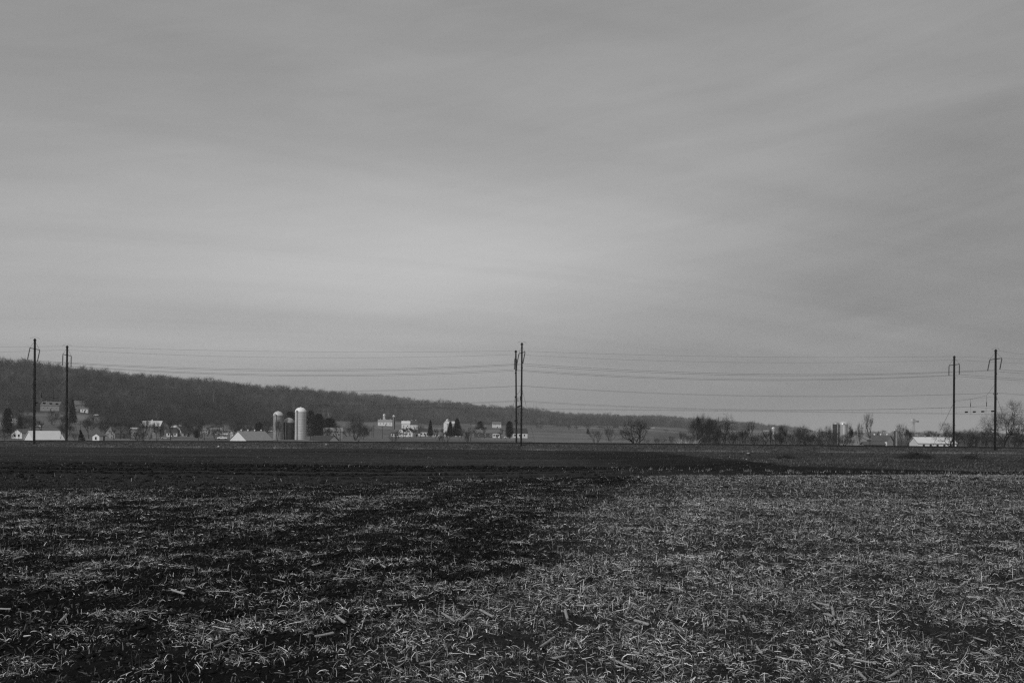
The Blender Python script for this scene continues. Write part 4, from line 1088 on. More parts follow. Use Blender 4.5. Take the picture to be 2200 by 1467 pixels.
# ------------------------------------------------------------------ buildings
def building(name, cat, label, px, D, L, Wd, yaw, py_top, py_eave, wm, rm, wins=(0, 0), door=True, chimney=0, vents=0, group='farm buildings and houses in the valley', over=0.35, roof='gable', floors=1, lean=None):
    """ridge runs along local x; yaw turns it; local -x end and local -y side face the camera"""
    p = base(px, D); th = math.radians(yaw); zt = zpix(px, py_top, D); ze = zpix(px, py_eave, D)
    p = Vector((p.x, p.y, min(p.z, ze - 1.6) - 0.1)); H = ze - p.z; R_ = max(zt - ze, 0.25)
    r = root(name, p, th, label, cat, group)
    w_ = MB(); l2, w2 = L / 2, Wd / 2
    if roof == 'gable': prof = [(-w2, -0.4), (w2, -0.4), (w2, H), (0, H + R_), (-w2, H)]
    elif roof == 'gambrel': prof = [(-w2, -0.4), (w2, -0.4), (w2, H), (w2 * 0.62, H + R_ * 0.66), (0, H + R_), (-w2 * 0.62, H + R_ * 0.66), (-w2, H)]
    else: prof = [(-w2, -0.4), (w2, -0.4), (w2, H), (-w2, H)]
    w_.prism(prof, 'x', -l2, l2); w_.build('wall', wm, r)
    rb = MB(); t = 0.14; lo = l2 + over
    if roof in ('gable', 'gambrel'):
        pts = [(-w2, H), (0, H + R_)] if roof == 'gable' else [(-w2, H), (-w2 * 0.62, H + R_ * 0.66), (0, H + R_)]
        # eaves overhang
        d = Vector((pts[1][0] - pts[0][0], pts[1][1] - pts[0][1])).normalized(); pts[0] = (pts[0][0] - d.x * over, pts[0][1] - d.y * over)
        inner = [(a, b + 0.02) for a, b in pts]; outer = [(a, b + t + 0.02) for a, b in pts]
        outl = inner + outer[::-1]; rb.prism(outl, 'x', -lo, lo)
        mirr = [(-a, b) for a, b in outl]; rb.prism(mirr, 'x', -lo, lo)
    elif roof == 'flat':
        rb.box(-lo, lo, -w2 - over, w2 + over, H + 0.01, H + 0.01 + R_)
    ro = rb.build('roof', rm, r)
    if chimney:
        for i in range(chimney):
            x = -l2 * 0.6 + i * L * 0.5; c = MB(); c.box(x - 0.35, x + 0.35, -0.3, 0.3, H + R_ * 0.7, H + R_ + 0.9); c.box(x - 0.42, x + 0.42, -0.37, 0.37, H + R_ + 0.905, H + R_ + 1.02); c.build('chimney', m_grey, ro)
    for i in range(vents):
        x = -l2 + L * (i + 0.5) / vents; c = MB(); c.lathe([(0.22, H + R_ + 0.0), (0.22, H + R_ + 0.45), (0.42, H + R_ + 0.5), (0.36, H + R_ + 0.75), (0.05, H + R_ + 0.95)], 10, (x, 0)); c.build('roof_vent', m_grey if vents == 5 else m_white, ro)
    def win(cx, cz, side, ww=0.9, wh=1.2):
        f = MB(); g = MB()
        if side == 'end':
            f.box(-l2 - 0.05, -l2 - 0.003, cx - ww / 2 - 0.1, cx + ww / 2 + 0.1, cz - wh / 2 - 0.1, cz + wh / 2 + 0.1); g.box(-l2 - 0.08, -l2 - 0.052, cx - ww / 2, cx + ww / 2, cz - wh / 2, cz + wh / 2)
        else:
            f.box(cx - ww / 2 - 0.1, cx + ww / 2 + 0.1, -w2 - 0.05, -w2 - 0.003, cz - wh / 2 - 0.1, cz + wh / 2 + 0.1); g.box(cx - ww / 2, cx + ww / 2, -w2 - 0.08, -w2 - 0.052, cz - wh / 2, cz + wh / 2)
        o = g.build('window', m_glass, r); f.build('frame', m_white, o)
    ne, ns = wins
    for f_ in range(floors):
        cz = (H / floors) * (f_ + 0.55)
        for i in range(ne): win((i + 0.5) / ne * Wd * 0.8 - Wd * 0.4, cz, 'end')
        for i in range(ns): win((i + 0.5) / ns * L * 0.9 - L * 0.45, cz, 'side')
    if ne and roof != 'flat' and R_ > 2: win(0, H + R_ * 0.32, 'end', 0.7, 0.9)
    if door:
        d = MB(); d.box(L * 0.02, L * 0.02 + 1.0, -w2 - 0.06, -w2 - 0.004, 0.0, 2.05); d.build('door', m_dwall, r)
    if lean:   # a lower wing along the camera side
        lw, lh, lm = lean; q = MB(); q.prism([(-w2 - lw, H * 0.55), (-w2 - 0.01, H * 0.93), (-w2 - 0.01, H * 0.93 + 0.15), (-w2 - lw, H * 0.55 + 0.15)], 'x', -lo, lo); q.build('porch_roof', lm, r)
        for i in range(4):
            x = -l2 + 0.3 + i * (L - 0.6) / 3; q = MB(); q.box(x - 0.08, x + 0.08, -w2 - lw + 0.1, -w2 - lw + 0.26, 0, H * 0.55); q.build('porch_post', m_white, r)
    return r
B = building
# left
B('barn', 'barn', 'white barn with pale tin roof behind the rails between the left pair of poles', 95, 430, 12.5, 10.8, 45, 926, 944, m_white, m_tin, (0, 0), False)
B('house', 'house', 'little white gabled house with two windows left of the pole nearest the left edge', 47, 470, 7, 5.6, 78, 922, 930, m_white, m_shingle2, (2, 1))
B('house', 'house', 'white gabled house with a dark roof on the slope beside the round evergreen', 36, 760, 8.5, 7, 50, 887, 897, m_white, m_shingle, (2, 2), floors=2)
B('house', 'house', 'half hidden white house right of the gabled one on the left slope', 58, 770, 8, 7, 20, 893, 900, m_grey, m_shingle, (1, 2), chimney=1)
B('house', 'house', 'pale house cut off by the left edge below the round evergreen', 1, 700, 9, 7, 65, 896, 905, m_cream, m_shingle2, (2, 2))
B('house', 'house', 'wide low house with a grey roof high on the left hillside between the poles', 111, 930, 17, 10, 4, 863, 871, m_grey, m_shingle2, (1, 4), chimney=1)
B('house', 'house', 'tall dim house high on the left hillside beside the spruce', 168, 930, 9.5, 8, 25, 861, 869, m_grey, m_shingle2, (2, 2), floors=2)
B('garage', 'garage', 'white low annex in front of the tall dim hillside house', 182, 915, 6.5, 5, 5, 875, 878, m_white, m_shingle2, (0, 2))
B('shed', 'shed', 'tiny white shed with a gable among the bare trees right of the left poles', 214, 420, 4.2, 3.6, 70, 931, 936, m_white, m_shingle2, (1, 0))
B('house', 'house', 'grey gabled house veiled by bare trees right of the left poles', 254, 520, 10, 7.5, 60, 916, 930, m_grey, m_shingle2, (2, 1), floors=2)
B('barn', 'barn', 'big barn with a broad white tin roof behind the bare tree at left', 327, 560, 10.5, 11, 8, 904.5, 915, m_grey, m_tin, (0, 2), vents=1)
B('barn', 'barn', 'low pale annex with white roof edge left of the big white roofed barn', 300, 560, 9, 6, 6, 919, 921.5, m_grey, m_tin, (0, 2))
B('farmhouse', 'house', 'two storey white farmhouse with a dark roof, its gable toward the camera', 397, 640, 8.9, 8.7, 42, 915, 924, m_cream, m_shingle, (2, 2), floors=2, lean=(2.0, 2.2, m_shingle))
B('farmhouse_wing', 'house', 'low wing with a dark roof joined to the left of the two storey farmhouse', 371, 634, 6.6, 6, 8, 920, 929, m_cream, m_shingle, (0, 3))
B('house', 'house', 'small pale roofed house just behind the ridge of the farmhouse', 378, 640, 6.5, 5, 5, 914, 918, m_grey, m_tin, (0, 1))
B('poultry_house', 'farm building', 'long low flat building with rows of windows right of the farmhouse', 450, 740, 15, 9, 2, 921, 923.5, m_grey, m_tin2, (0, 6), roof='flat', floors=2)
B('poultry_house', 'farm building', 'lower right extension of the long flat building', 484, 742, 14.5, 9, 2, 923, 925, m_grey, m_tin2, (0, 3), roof='flat')
B('trailer', 'trailer', 'white box trailer parked in front of the long flat building', 476, 718, 9.5, 2.5, 2, 928.6, 929.6, m_white, m_white, (0, 0), False, roof='flat')
B('house', 'house', 'dark gabled roof peeping over the long flat building', 465, 860, 9, 7, 15, 914, 918, m_white, m_shingle, (1, 1))
B('barn', 'barn', 'grey tin roofed barn with white ridge vents just left of the silos', 540, 480, 15.5, 13.0, 52, 926.5, 945.5, m_cream, m_tin2, (0, 0), False, vents=4)
B('shed', 'shed', 'low shed with a black roof in front of the dark evergreens right of the silos', 697, 430, 9.8, 7, -24, 936, 945.5, m_cream, m_shingle, (0, 0), False)
B('barn', 'barn', 'pale building with a white roof veiled by branches right of the silos', 715, 600, 11, 8, 14, 919, 926, m_grey, m_tin2, (0, 3))
# centre
B('barn', 'barn', 'long barn with a grey roof and white wall on the rise left of centre', 828, 1150, 16.5, 9, 2, 901.5, 906, m_white, m_tin2, (0, 4), vents=3)
B('barn', 'barn', 'white barn with a white roof on the rise, right of the slim dark silo', 872, 1080, 9, 8, 3, 904.5, 909.5, m_white, m_tin, (0, 2), vents=2)
B('barn', 'barn', 'dark roofed barn touching the white barn on the rise', 889, 1110, 9, 9, 8, 903.5, 912, m_white, m_shingle, (0, 1), vents=2)
B('barn', 'barn', 'small white gambrel barn with its rounded gable toward the camera', 863, 720, 6, 3.6, 84, 921, 927, m_white, m_shingle, (1, 0), roof='gambrel')
B('house', 'house', 'white gabled farmhouse with three gable windows at left centre', 880, 720, 8, 6.6, 80, 920, 928.5, m_white, m_shingle, (2, 0))
B('shed', 'shed', 'long low white shed left of the small gambrel barn', 849, 720, 5.6, 4, 3, 928.5, 930.5, m_white, m_shingle, (0, 3))
B('house', 'house', 'low white house between the white farmhouse and the bare tree', 893, 730, 6, 4, 3, 926, 930, m_white, m_shingle, (0, 2))
B('house', 'house', 'white house half hidden by the narrow conifer', 911, 740, 7, 5, 12, 921, 927, m_white, m_shingle, (0, 3))
B('garage', 'garage', 'low white garage right of the narrow conifer', 936, 720, 5, 4, 6, 929, 932, m_white, m_shingle2, (0, 2))
B('barn', 'barn', 'white barn behind the touching conifers at centre', 966, 1000, 10, 7, 30, 905, 910, m_white, m_tin, (1, 2))
B('shed', 'shed', 'low white shed beneath the touching conifers', 958, 730, 7, 4, 3, 929, 931.5, m_white, m_shingle2, (0, 2))
B('shed', 'shed', 'bright little shed right under the largest conifer', 984, 730, 4, 3, 3, 930, 932, m_white, m_tin, (0, 1))
B('house', 'house', 'long brown ranch house with a wide dark roof left of the centre poles', 1048, 700, 18, 8, 2, 923, 930, m_dwall, m_shingle2, (0, 4), chimney=1)
B('garage', 'garage', 'bright white garage with two windows on the end of the ranch house', 1066, 670, 4.8, 3.5, 2, 929, 930.5, m_white, m_shingle2, (0, 3), roof='flat')
B('house', 'house', 'white house alone on the dark slope above the ranch house', 1067, 1500, 13, 8, 6, 906, 911, m_white, m_shingle2, (0, 4), floors=2)
B('house', 'house', 'house with a dark roof and pale gable right behind the centre poles', 1114, 680, 11, 7, 12, 920, 930, m_white, m_shingle, (0, 3))
# right
B('house', 'house', 'bright white shed far off at the top edge of the field behind the spreading tree', 1402, 1900, 8, 6, 10, 918.5, 921.5, m_white, m_tin, (0, 0), False)
B('barn', 'barn', 'pale barn glimpsed behind the thick trunked bare tree', 1543, 700, 5.6, 6, 4, 922, 928, m_grey, m_tin2, (0, 2))
B('house', 'house', 'white house fragment seen through branches left of the white dome', 1645, 1000, 6, 4, 20, 924, 927, m_grey, m_tin2, (1, 2))
B('barn', 'barn', 'white gabled barn veiled by the forked bare tree right of the silos', 1845, 420, 9.5, 8.4, 60, 932, 944, m_grey, m_tin2, (0, 0), False)
B('barn', 'barn', 'barn with a dark ribbed roof and a white gable on its right end', 1892, 460, 8.6, 9, -38, 935.5, 947, m_white, m_dtin, (0, 0), False, vents=3)
B('shed', 'shed', 'low lean to shed with a grey roof in front of the dark ribbed roof', 1876, 400, 8, 6, -6, 949, 955, m_grey, m_dtin, (0, 0), False)
B('barn', 'barn', 'long barn with a bright white roof left of the far pole at right', 2004, 400, 15.5, 8, 3, 939.5, 951.5, m_white, m_tin, (0, 5), False, vents=5)

# ------------------------------------------------------------------ silos
def silo(label, px0, px1, py_top, py_rim, D, sm_, dm, chute=-0.6, group='tower silos', hoops=10):
    p = base((px0 + px1) / 2, D); R_ = (px1 - px0) / 2 * D / F; zt = zpix((px0 + px1) / 2, py_top, D) - p.z; zr = zpix((px0 + px1) / 2, py_rim, D) - p.z
    r = root('silo', p, 0, label, 'silo', group)
    b = MB(); b.lathe([(R_, -0.5), (R_, zr)], 40); b.build('shaft', sm_, r, True)
    d = MB(); h = zt - zr; prof = [(R_ + 0.10, zr - 0.02), (R_ + 0.10, zr + 0.12)] + [((R_ + 0.05) * math.cos(t), zr + 0.12 + (h - 0.3) * math.sin(t)) for t in [i * math.pi / 2 / 9 for i in range(1, 9)]] + [(0.22, zt - 0.2), (0.22, zt - 0.02), (0.0, zt)]
    d.lathe(prof, 32); do = d.build('dome', dm, r, True)
    for i in range(16):
        a = i * 2 * math.pi / 16; q = [(math.cos(a) * (R_ + 0.07) * math.cos(t), math.sin(a) * (R_ + 0.07) * math.cos(t), zr + 0.15 + (h - 0.3) * math.sin(t)) for t in [k * math.pi / 2 / 7 for k in range(7)]]
    bnd = MB()
    z = 1.0
    while z < zr - 0.5: bnd.lathe([(R_ + 0.004, z), (R_ + 0.03, z + 0.02), (R_ + 0.004, z + 0.05)], 40); z += 0.95
    bnd.build('hoop', m_wire, r)
    c = MB(); cx_ = chute * R_; cy_ = -math.sqrt(max(0.05, R_ * R_ - cx_ * cx_))
    c.box(cx_ - 0.32, cx_ + 0.32, cy_ - 0.55, cy_ + 0.35, 0, zr - 0.1); c.build('chute', m_cream if sm_ is m_stave else m_ddome, r)
    k = MB(); k.box(cx_ - 0.45, cx_ + 0.45, cy_ - 0.7, cy_ + 0.2, zr + 0.02, zr + 0.9); k.build('filler_hood', m_ddome, do)
    ld = MB(); lx_ = R_ * 0.97
    ld.tube((lx_ + 0.25, -0.2, 0), (lx_ + 0.25, -0.2, zr + 0.8), 0.11, None, 8); ld.tube((lx_ + 0.25, -0.2, zr + 0.8), (lx_ * 0.5, -0.3, zr + 0.45 + h * 0.4), 0.11, None, 8); ld.build('fill_pipe', m_ddome, r)
    return r
silo('pale stave silo with a riveted dome, left one of three by the grey barn', 587, 607.5, 882.5, 892.5, 545, mat('grey_silo_stave', 0.32, 0.9, 0.15, 0.1, 0.7, extra=staves), m_dome, -0.3)
silo('dark stave silo with a weathered dome, shortest of three, between two pale ones', 609.6, 631.8, 896.5, 908, 550, m_dstave, m_ddome, -0.4)
silo('tallest pale silo with a large white dome, right one of three', 633.8, 657.4, 874, 885, 548, mat('pale_silo_stave', 0.62, 0.9, 0.15, 0.06, 0.7, extra=staves), mat('white_dome', 0.82, 0.45, 0.4, 0.05, 0.6), -0.45)
silo('short pale silo with a cracked dome, left of the grey barn roof', 495, 507, 925.5, 933, 560, m_stave, m_ddome, 0.2)
silo('tiny pale silo rising behind the long barn on the rise', 822.5, 828, 888.5, 893, 1180, m_stave, m_dome, 0.2)
silo('slim dark silo with a bright cap in front of the long barn on the rise', 843, 848.5, 891, 895.5, 1000, m_dstave, m_dome, -0.2)
silo('pale silo with a white cap behind the touching conifers at centre', 958, 964, 899.5, 903.5, 1000, m_stave, m_dome, 0.1)
silo('dark narrow silo, left of the pair in the tree row at right', 1789, 1802.5, 905.5, 911, 640, m_dstave, m_ddome, 0.2)
silo('broad ribbed silo with a bright dome, right one of the pair at right', 1803.6, 1820, 904.5, 912, 640, m_stave, m_dome, -0.2)
silo('small slim silo with a white cap left of the windmill', 1921, 1927, 921, 925, 480, m_dstave, m_dome, 0.1)
silo('distant silo showing little but its bright white dome above the bushes', 1658, 1664.5, 917, 920.5, 1100, m_stave, mat('bright_dome', 0.85, 0.45, 0.4, 0.03, 0.6), 0.1)
silo('stubby silo with a pale cap under the windmill', 1966, 1971, 933, 936, 520, m_dstave, m_dome, 0.1)

# ------------------------------------------------------------------ windmill
def windmill():
    D = 520; p = base(1963, D); zh = zpix(1963, 905, D) - p.z
    r = root('windmill', p, 0, 'farm wind pump with a vaned wheel and tail on a lattice tower at right', 'windmill')
    t = MB(); 
    for sx, sy in ((-1, -1), (1, -1), (1, 1), (-1, 1)): t.tube((sx * 1.3, sy * 1.3, 0), (sx * 0.12, sy * 0.12, zh - 0.3), 0.07, 0.05, 5)
    for i in range(1, 6):
        f = 1 - i / 6.5; a = 1.3 * f + 0.1; z = zh * i / 6.5
        for q in (((-a, -a), (a, -a)), ((a, -a), (a, a)), ((a, a), (-a, a)), ((-a, a), (-a, -a))): t.tube((*q[0], z), (*q[1], z), 0.035, None, 4)
        z2 = zh * (i - 1) / 6.5; a2 = 1.3 * (1 - (i - 1) / 6.5) + 0.1
        t.tube((-a, -a, z), (a2, -a2, z2), 0.03, None, 4); t.tube((a, -a, z), (-a2, -a2, z2), 0.03, None, 4)
    t.build('tower', m_grey, r)
    wh = MB(); R_ = 1.55; c = Vector((-0.5, -0.35, zh)); n = 16; ax = Vector((-0.75, -0.66, 0)).normalized(); uu = Vector((0, 0, 1)); vv = ax.cross(uu)
    for i in range(n):
        a = 2 * math.pi * i / n; d = uu * math.cos(a) + vv * math.sin(a); e = (uu * -math.sin(a) + vv * math.cos(a)) * 0.8 + ax * 0.5
        q = [c + d * 0.35 - e * 0.05, c + d * R_ - e * 0.20, c + d * R_ + e * 0.20, c + d * 0.35 + e * 0.05]; wh.add(q + [v + ax * 0.02 for v in q], [(0, 1, 2, 3), (7, 6, 5, 4), (0, 4, 5, 1), (1, 5, 6, 2), (2, 6, 7, 3), (3, 7, 4, 0)])
    wh.tube(c - ax * 0.2, c + ax * 0.2, 0.15, None, 8); wh.build('wheel', m_ddome, r)
    tl = MB(); tl.tube((0, 0, zh), (2.3, 0.4, zh), 0.05, None, 5); tl.add([(1.3, 0.30, zh - 0.3), (2.9, 0.5, zh - 0.55), (2.9, 0.5, zh + 0.55), (1.3, 0.30, zh + 0.3), (1.3, 0.33, zh - 0.3), (2.9, 0.53, zh - 0.55), (2.9, 0.53, zh + 0.55), (1.3, 0.33, zh + 0.3)], [(0, 1, 2, 3), (7, 6, 5, 4), (0, 4, 5, 1), (1, 5, 6, 2), (2, 6, 7, 3), (3, 7, 4, 0)])
    tl.build('tail_vane', m_grey, r)
windmill()

# ------------------------------------------------------------------ vehicles and posts
def car(label, px, D, yaw, m, kind='sedan'):
    p = base(px, D); r = root('parked_car', p + Vector((0, 0, 0.02)), math.radians(yaw), label, 'pickup truck' if kind == 'pickup' else 'car', 'parked vehicles among the farms')
    b = MB(); prof = [(-2.2, 0.35), (2.2, 0.35), (2.25, 0.75), (1.9, 0.92), (1.1, 0.98), (0.55, 1.45), (-0.9, 1.48), (-1.6, 1.0), (-2.2, 0.95)] if kind == 'sedan' else [(-2.7, 0.5), (2.6, 0.5), (2.6, 1.05), (1.5, 1.15), (0.9, 1.75), (-0.4, 1.75), (-0.5, 1.15), (-2.7, 1.15)]
    b.prism(prof, 'y', -0.85, 0.85); b.build('body', m, r)
    g = MB()
    for s in (-1, 1):
        y0, y1 = (0.853, 0.87) if s > 0 else (-0.87, -0.853)
        q = [(-1.35, 1.03), (0.95, 1.03), (0.5, 1.38), (-0.85, 1.40)] if kind == 'sedan' else [(-0.3, 1.2), (1.3, 1.2), (0.85, 1.65), (-0.3, 1.65)]
        g.prism(q, 'y', y0, y1)
    g.build('side_window', m_glass, r)
    for x in ((-1.35, 1.4) if kind == 'sedan' else (-1.7, 1.7)):
        for s in (-1, 1):
            w_ = MB(); w_.tube((x, s * 0.72, 0.33), (x, s * 0.9, 0.33), 0.33, None, 14); wo_ = w_.build('wheel', m_tyre, r)
    return r
car('pale car parked left of the two storey farmhouse', 356, 520, 4, m_carg)
car('white pickup truck parked on the grass before the long flat building', 478, 520, 178, m_carw, 'pickup')
car('white car on the left hillside lane between the two left poles', 85, 700, 6, m_carw)
car('small white car beside the dark evergreen left of the centre poles', 1090, 640, 5, m_carw)
car('tiny white car on the slope behind the silos', 582, 900, 5, m_carw)
car('tiny white vehicle high on the left hillside right of the dim house', 207, 900, 10, m_carw)
def upole(px, D, py_top, label):
    p = base(px, D); h = zpix(px, py_top, D) - p.z; r = root('utility_pole', p, 0, label, 'utility pole', 'wooden utility poles among the farms')
    b = MB(); b.tube((0, 0, -0.3), (0, 0, h), 0.15, 0.11, 8); b.build('post', m_bark, r)
    c = MB(); c.box(-0.9, 0.9, -0.05, 0.05, h - 0.8, h - 0.66); c.build('cross_arm', m_bark, r)
upole(10.5, 420, 917, 'wooden pole in front of the hedge at the left edge')
upole(667, 450, 921, 'wooden pole between the tallest silo and the black roofed shed')
upole(731, 450, 921, 'wooden pole at the right end of the black roofed shed')
upole(803, 620, 912, 'taller wooden pole in the open field left of the small gambrel barn')
upole(799, 640, 917, 'shorter wooden pole in the open field left of the small gambrel barn')
upole(822, 600, 915, 'wooden pole in the field below the long barn on the rise')
upole(867, 600, 916, 'wooden pole in front of the small gambrel barn')
upole(439, 480, 928, 'wooden pole before the left end of the long flat building')
upole(480, 620, 912, 'wooden pole behind the white pickup truck')
upole(1480, 300, 935, 'weathered pale pole among the dead reeds right of the spreading tree')
# white sycamores on the ridge
KINDS['pale'] = tree_kind(15, mat('pale_bark', 0.38, 0.9, 0.1, 0.1), mat('pale_branches', 0.28, 0.9, 0.1, 0.1), trunk=0.35, spread=0.3, levels=3, up=0.12, ratio=0.72, rr=0.016, twigs=3)
for (a, b_, t, D, lab) in ((452, 462, 830, 1230, 'pale barked tree standing out in the ridge woods above the farmhouse, brightest'), (420, 430, 826, 1280, 'thin pale barked tree in the ridge woods left of the brightest one'), (620, 632, 858, 1180, 'pale barked tree in the woods above the silos'), (688, 700, 872, 1150, 'pale barked tree at the wood edge right of the tallest silo'), (702, 718, 880, 1100, 'grey pale tree low at the wood edge right of the silos')):
    tree('pale', a, b_, t, D, lab, 'pale barked trees in the ridge woods')
# mid-distance bare trees along the foot of the ridge
rf = random.Random(31)
for i in range(34):
    px = rf.choice([rf.uniform(180, 800), rf.uniform(1000, 1320), rf.uniform(20, 420)]); fs = float(np.interp(math.atan2(px - 1100, F), FAZ, FS))
    D = fs - rf.uniform(20, 160); g = base(px, D); h = rf.uniform(8, 14); w_ = rf.uniform(4, 6.5)
    mt, mc, wx = KINDS[rf.choice(['round', 'oval', 'small', 'vase'])]
    r = root('bare_tree', g, rf.uniform(0, 6), 'hazy bare tree at the foot of the wooded ridge', 'tree', 'bare trees at the foot of the ridge', (w_ / wx, w_ / wx, h)); link('trunk', mt, r); link('crown', mc, r)
for i in range(26):
    px = rf.uniform(1125, 1500); D = rf.uniform(1350, 1950); g = base(px, D); h = rf.uniform(5, 11); w_ = rf.uniform(4, 9)
    mt, mc, wx = KINDS[rf.choice(['dense', 'vase', 'small'])]
    r = root('bare_tree', g, rf.uniform(0, 6), 'faint hedgerow tree in the fields right of the centre poles', 'tree', 'hedgerow trees right of the centre poles', (w_ / wx, w_ / wx, h)); link('trunk', mt, r); link('crown', mc, r)
# far trees on the right horizon
for i in range(26):
    px = 1700 + i * 21 + rf.uniform(-8, 8); D = rf.uniform(1500, 2600); g = base(px, D); h = rf.uniform(9, 15); w_ = rf.uniform(8, 15)
    mt, mc, wx = KINDS[rf.choice(['round', 'dense'])]
    r = root('distant_tree', g, rf.uniform(0, 6), 'blurred tree clump on the far horizon at right', 'tree', 'tree clumps on the far horizon', (w_ / wx, w_ / wx, h)); link('trunk', mt, r); link('crown', mc, r)

# ------------------------------------------------------------------ rough grass, brush, stump, litter before the rails
def rough(name, label, n, pick, hgt, tint, wdt=0.02, seed=1):
    rng = np.random.default_rng(seed); x, y = pick(rng, n); n = len(x); P = x * UN[0] + y * UN[1]
    z = ground(x, y)
    bank = (P > 186.5) & (P < 200)
    z[bank] = np.maximum(z[bank], np.array([zrail(a) for a in x[bank]]) - 1.3 + 0.18 * (P[bank] - 186.5))
    L = rng.uniform(*hgt, n); V, Q, T = strand_mesh(x, y, z, L, rng.uniform(wdt * .6, wdt * 1.4, n), np.abs(rng.normal(0.35, 0.3, n)), rng.normal(0.15, 0.2, n), rng.uniform(0, 6.28, n), rng.uniform(*tint, n), rng)
    tag(link(name, np_mesh(name, V, Q, m_straw, True, {'tint': T})), label, kind='stuff')
def toe(rng, n):
    s = rng.uniform(-150, 150, n); x0 = s * UT[0] + UN[0] * 184; P = 183.5 + rng.normal(0, 1.7, n) + 4.0 * fbm(s / 14, s * 0, 3, 3)
    k = rng.random(n) < np.clip(0.25 + 3.2 * fbm(s / 8, s * 0 + 3, 4, 6), 0.01, 1); s, P = s[k], P[k]
    return s * UT[0] + P * UN[0], s * UT[1] + P * UN[1]
rough('dry_grass', 'strip of pale dry grass along the foot of the railway bank', 22000, toe, (0.12, 0.60), (0.07, 0.34), 0.03, 3)
def strays(rng, n):
    y = rng.uniform(30, 150, n); x = rng.uniform(-0.6, 0.3, n) * y; px = pxof(x, y)
    k = (y > np.interp(px, *EDGE)) & (y < np.interp(px, *GRASS, left=184)) & (rng.random(n) < np.clip(0.12 + 2.2 * fbm((y - 0.05 * np.maximum(x + 6, 0) ** 2) / 2.0, x / 40, 3, 18), 0.01, 1)); return x[k], y[k]
rough('crop_residue', 'sparse pale scraps of straw strewn over the ploughed soil', 26000, strays, (0.05, 0.16), (0.08, 0.5), 0.012, 7)
def gr(rng, n):
    y = rng.uniform(48, 184, n); x = rng.uniform(-0.1, 0.62, n) * y; px = pxof(x, y); g = np.interp(px, *GRASS)
    k = (y > g + 1) & (rng.random(n) < np.clip(0.5 + 2 * fbm(x / 6, y / 9, 3, 16), 0.1, 1)); return x[k], y[k]
rough('rough_grass', 'short dull grass on the rough ground right of the ploughed soil', 70000, gr, (0.06, 0.24), (0.04, 0.17), 0.025, 4)
def rowsf(rng, n):
    s = rng.integers(0, 46, n); y = rng.uniform(41, 58, n); x = -8 + s * 1.1 + (y - 41) * 0.25 + rng.normal(0, 0.09, n)
    k = (x / y < 0.6) & (x > 5); return x[k], y[k]
rough('row_stubble', 'last rows of cut stubble beyond the edge of the pale field', 2600, rowsf, (0.08, 0.20), (0.12, 0.5), 0.012, 5)
def reeds(rng, n):
    px = rng.uniform(1453, 1500, n); y = rng.uniform(216, 224, n); return (px - 1100) / F * y, y
rough('dead_reeds', 'pale dead reeds behind the rails right of the spreading tree', 260, reeds, (1.6, 3.4), (0.25, 0.55), 0.05, 6)
def bush(px0, px1, py_top, P, label, pale=True, name='bare_shrub'):
    pxm = (px0 + px1) / 2; q = track_xy(pxm, P); mt, mc, wx = KINDS['scrubpale' if pale else 'scrub']
    zg = max(gz(q.x, q.y), zrail(q.x) - 1.3 + 0.18 * (P - 186.5)) if P > 184 else gz(q.x, q.y)
    h = max(0.3, zpix(pxm, py_top, q.y) - zg); w_ = (px1 - px0) / 2 * q.y / F
    r = root(name, (q.x, q.y, zg - 0.05), trnd.uniform(0, 6), label, 'shrub', 'small shrubs in front of the rails', (w_ / wx, w_ / wx, h)); link('trunk', mt, r); link('crown', mc, r)
bush(851, 905, 949, 180, 'wide pale leafless shrub at the foot of the bank left of centre')
bush(1611, 1632, 955, 182, 'small pale leafless shrub against the bank near the white topped stump')
bush(1742, 1758, 956, 182, 'tiny dull shrub on the bank in the right half', False)
bush(1118, 1148, 955, 184, 'pale weeds beside the concrete pad of the centre pole')
bush(1552, 1572, 956, 184, 'small pale weed on the bank left of the white topped stump')
bush(1238, 1244, 958, 184, 'single pale grassy tuft on the bank right of centre')
def brush(px0, px1, D, h, label, n=420, seed=1):
    rng = np.random.default_rng(seed); c = base((px0 + px1) / 2, D); w_ = (px1 - px0) / 2 * D / F
    r = root('brush_pile', c, 0, label, 'brush pile'); segs = []
    for i in range(n):
        a = rng.uniform(0, 6.28); rad = math.sqrt(rng.uniform(0, 1)); p = np.array([math.cos(a) * rad * w_, math.sin(a) * rad * 2.2, rng.uniform(0, h) * (1.05 - rad)])
        d = rng.normal(size=3) * np.array([1, 1, 0.5]); d /= np.linalg.norm(d); L = rng.uniform(0.4, 1.5); e = p + d * L; e[2] = max(0.02, min(e[2], h * 1.25))
        m_ = (p + e) / 2 + rng.normal(0, 0.1, 3); m_[2] = max(0.03, m_[2]); t = rng.uniform(0.008, 0.022); segs += [(tuple(p), tuple(m_), t, t * .8), (tuple(m_), tuple(e), t * .8, t * .4)]
    v, q = seg_tubes(segs, 4); link('branches', np_mesh('branches', v, q, m_bark), r)
    b = MB(); 
    rr = random.Random(seed); pr = [(w_ * 0.85, -0.1), (w_ * 0.75, h * 0.22), (w_ * 0.5, h * 0.42), (w_ * 0.2, h * 0.55), (0, h * 0.58)]
    b.lathe(pr, 18); b.v = [(x * rr.uniform(.85, 1.1), y * 2.0 / w_ * rr.uniform(.85, 1.1), z * rr.uniform(.8, 1.15)) for x, y, z in b.v]; b.build('earth_heap', m_clod, r, True)
brush(1932, 2004, 120, 1.15, 'dark heap of cut brush on the rough ground below the white roofed barn', 700)
brush(2070, 2098, 118, 0.7, 'smaller dark brush heap on the rough ground left of the pole nearest the right edge', 200, 2)
brush(1672, 1706, 112, 0.5, 'low dark mound of brush on the rough ground right of the white topped stump', 160, 3)
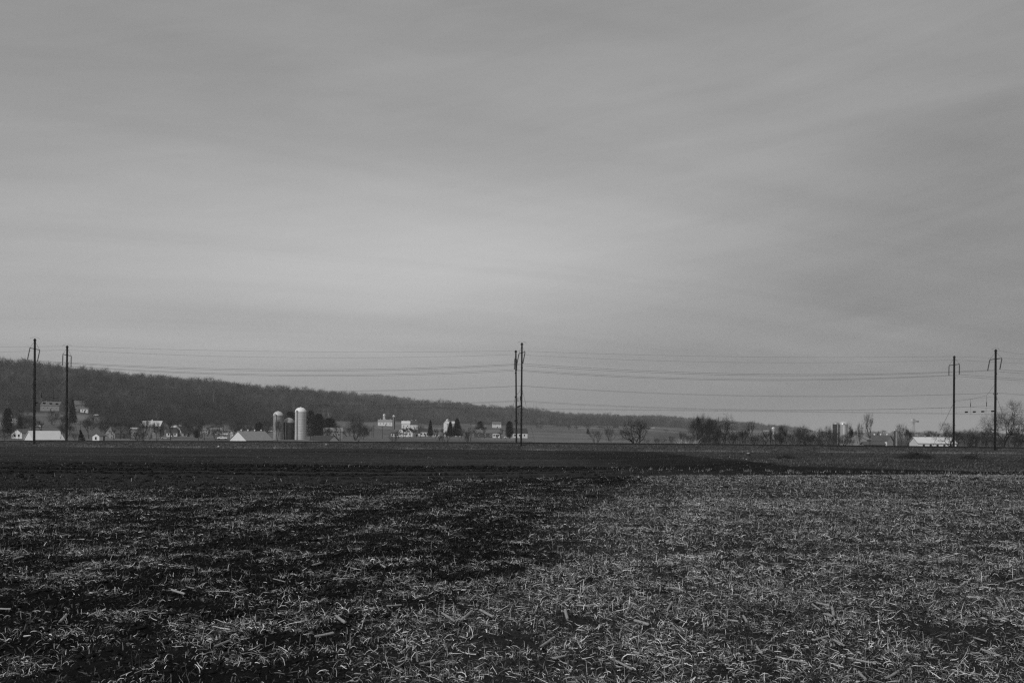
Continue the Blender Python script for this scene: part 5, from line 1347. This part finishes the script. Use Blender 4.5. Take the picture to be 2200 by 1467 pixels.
def stump(px, D, h, rad, label, top):
    p = base(px, D); r = root('tree_stump', p, 0, label, 'tree stump', 'stumps on the rough ground'); b = MB(); rr = random.Random(int(px))
    b.lathe([(rad * 1.7, -0.1), (rad * 1.25, 0.15 * h), (rad, 0.5 * h), (rad * 0.92, h)], 14); b.v = [(x * rr.uniform(.85, 1.15), y * rr.uniform(.85, 1.15), z) for x, y, z in b.v]; b.build('bark', m_bark, r)
    c = MB(); c.lathe([(rad * 0.9, h - 0.03), (rad * 0.88, h + 0.02), (0.0, h + 0.06)], 14); c.build('cut_top', top, r)
stump(1608, 112, 0.55, 0.22, 'dark stump with a bright sawn top on the rough ground', m_wood)
stump(1785, 125, 0.6, 0.24, 'dull dark stump below the pair of domed silos', m_bark)
def scrap(px, D, s, label):
    p = base(px, D); P = p.x * UN[0] + p.y * UN[1]; z = p.z if P < 185 else max(p.z, zrail(p.x) - 1.3 + 0.18 * (P - 186.5) + 0.25)
    rr = random.Random(int(px)); b = MB(); b.lathe([(s, -0.04), (s * 1.1, s * 0.3), (s * 0.7, s * 0.8), (0, s * 0.95)], 7); b.v = [(x * rr.uniform(.6, 1.2), y * rr.uniform(.6, 1.2), q * rr.uniform(.7, 1.1)) for x, y, q in b.v]
    o = b.build('stone', m_wood); o.location = (p.x, p.y, z); tag(o, label, 'stone', 'pale stones scattered before the rails')
scrap(701, 187.5, 0.16, 'bright pale stone on the ballast slope below the black roofed shed')
scrap(470, 184, 0.20, 'bright pale stone at the foot of the bank below the white pickup truck')
scrap(1597, 108, 0.07, 'small pale stone just left of the white topped stump')
scrap(1604, 104, 0.08, 'small pale stone just below the white topped stump')
scrap(1568, 120, 0.06, 'lone small pale stone farther left of the white topped stump')

# ------------------------------------------------------------------ air
def haze():
    b = MB(); b.box(-9000, 9000, -300, 14000, -60, 190)
    m = bpy.data.materials.new('haze'); m.use_nodes = True; m.node_tree.nodes.clear(); t = NT(m.node_tree)
    v = t.n('ShaderNodeVolumePrincipled'); v.inputs['Color'].default_value = (0.9, 0.9, 0.9, 1); v.inputs['Density'].default_value = 1.05e-4; v.inputs['Anisotropy'].default_value = 0.0
    o = t.n('ShaderNodeOutputMaterial'); t.put(o.inputs['Volume'], v.outputs[0])
    ob = b.build('haze', m); tag(ob, 'thin pale haze filling the valley air', kind='stuff')
haze()
print('objects', len(bpy.data.objects))
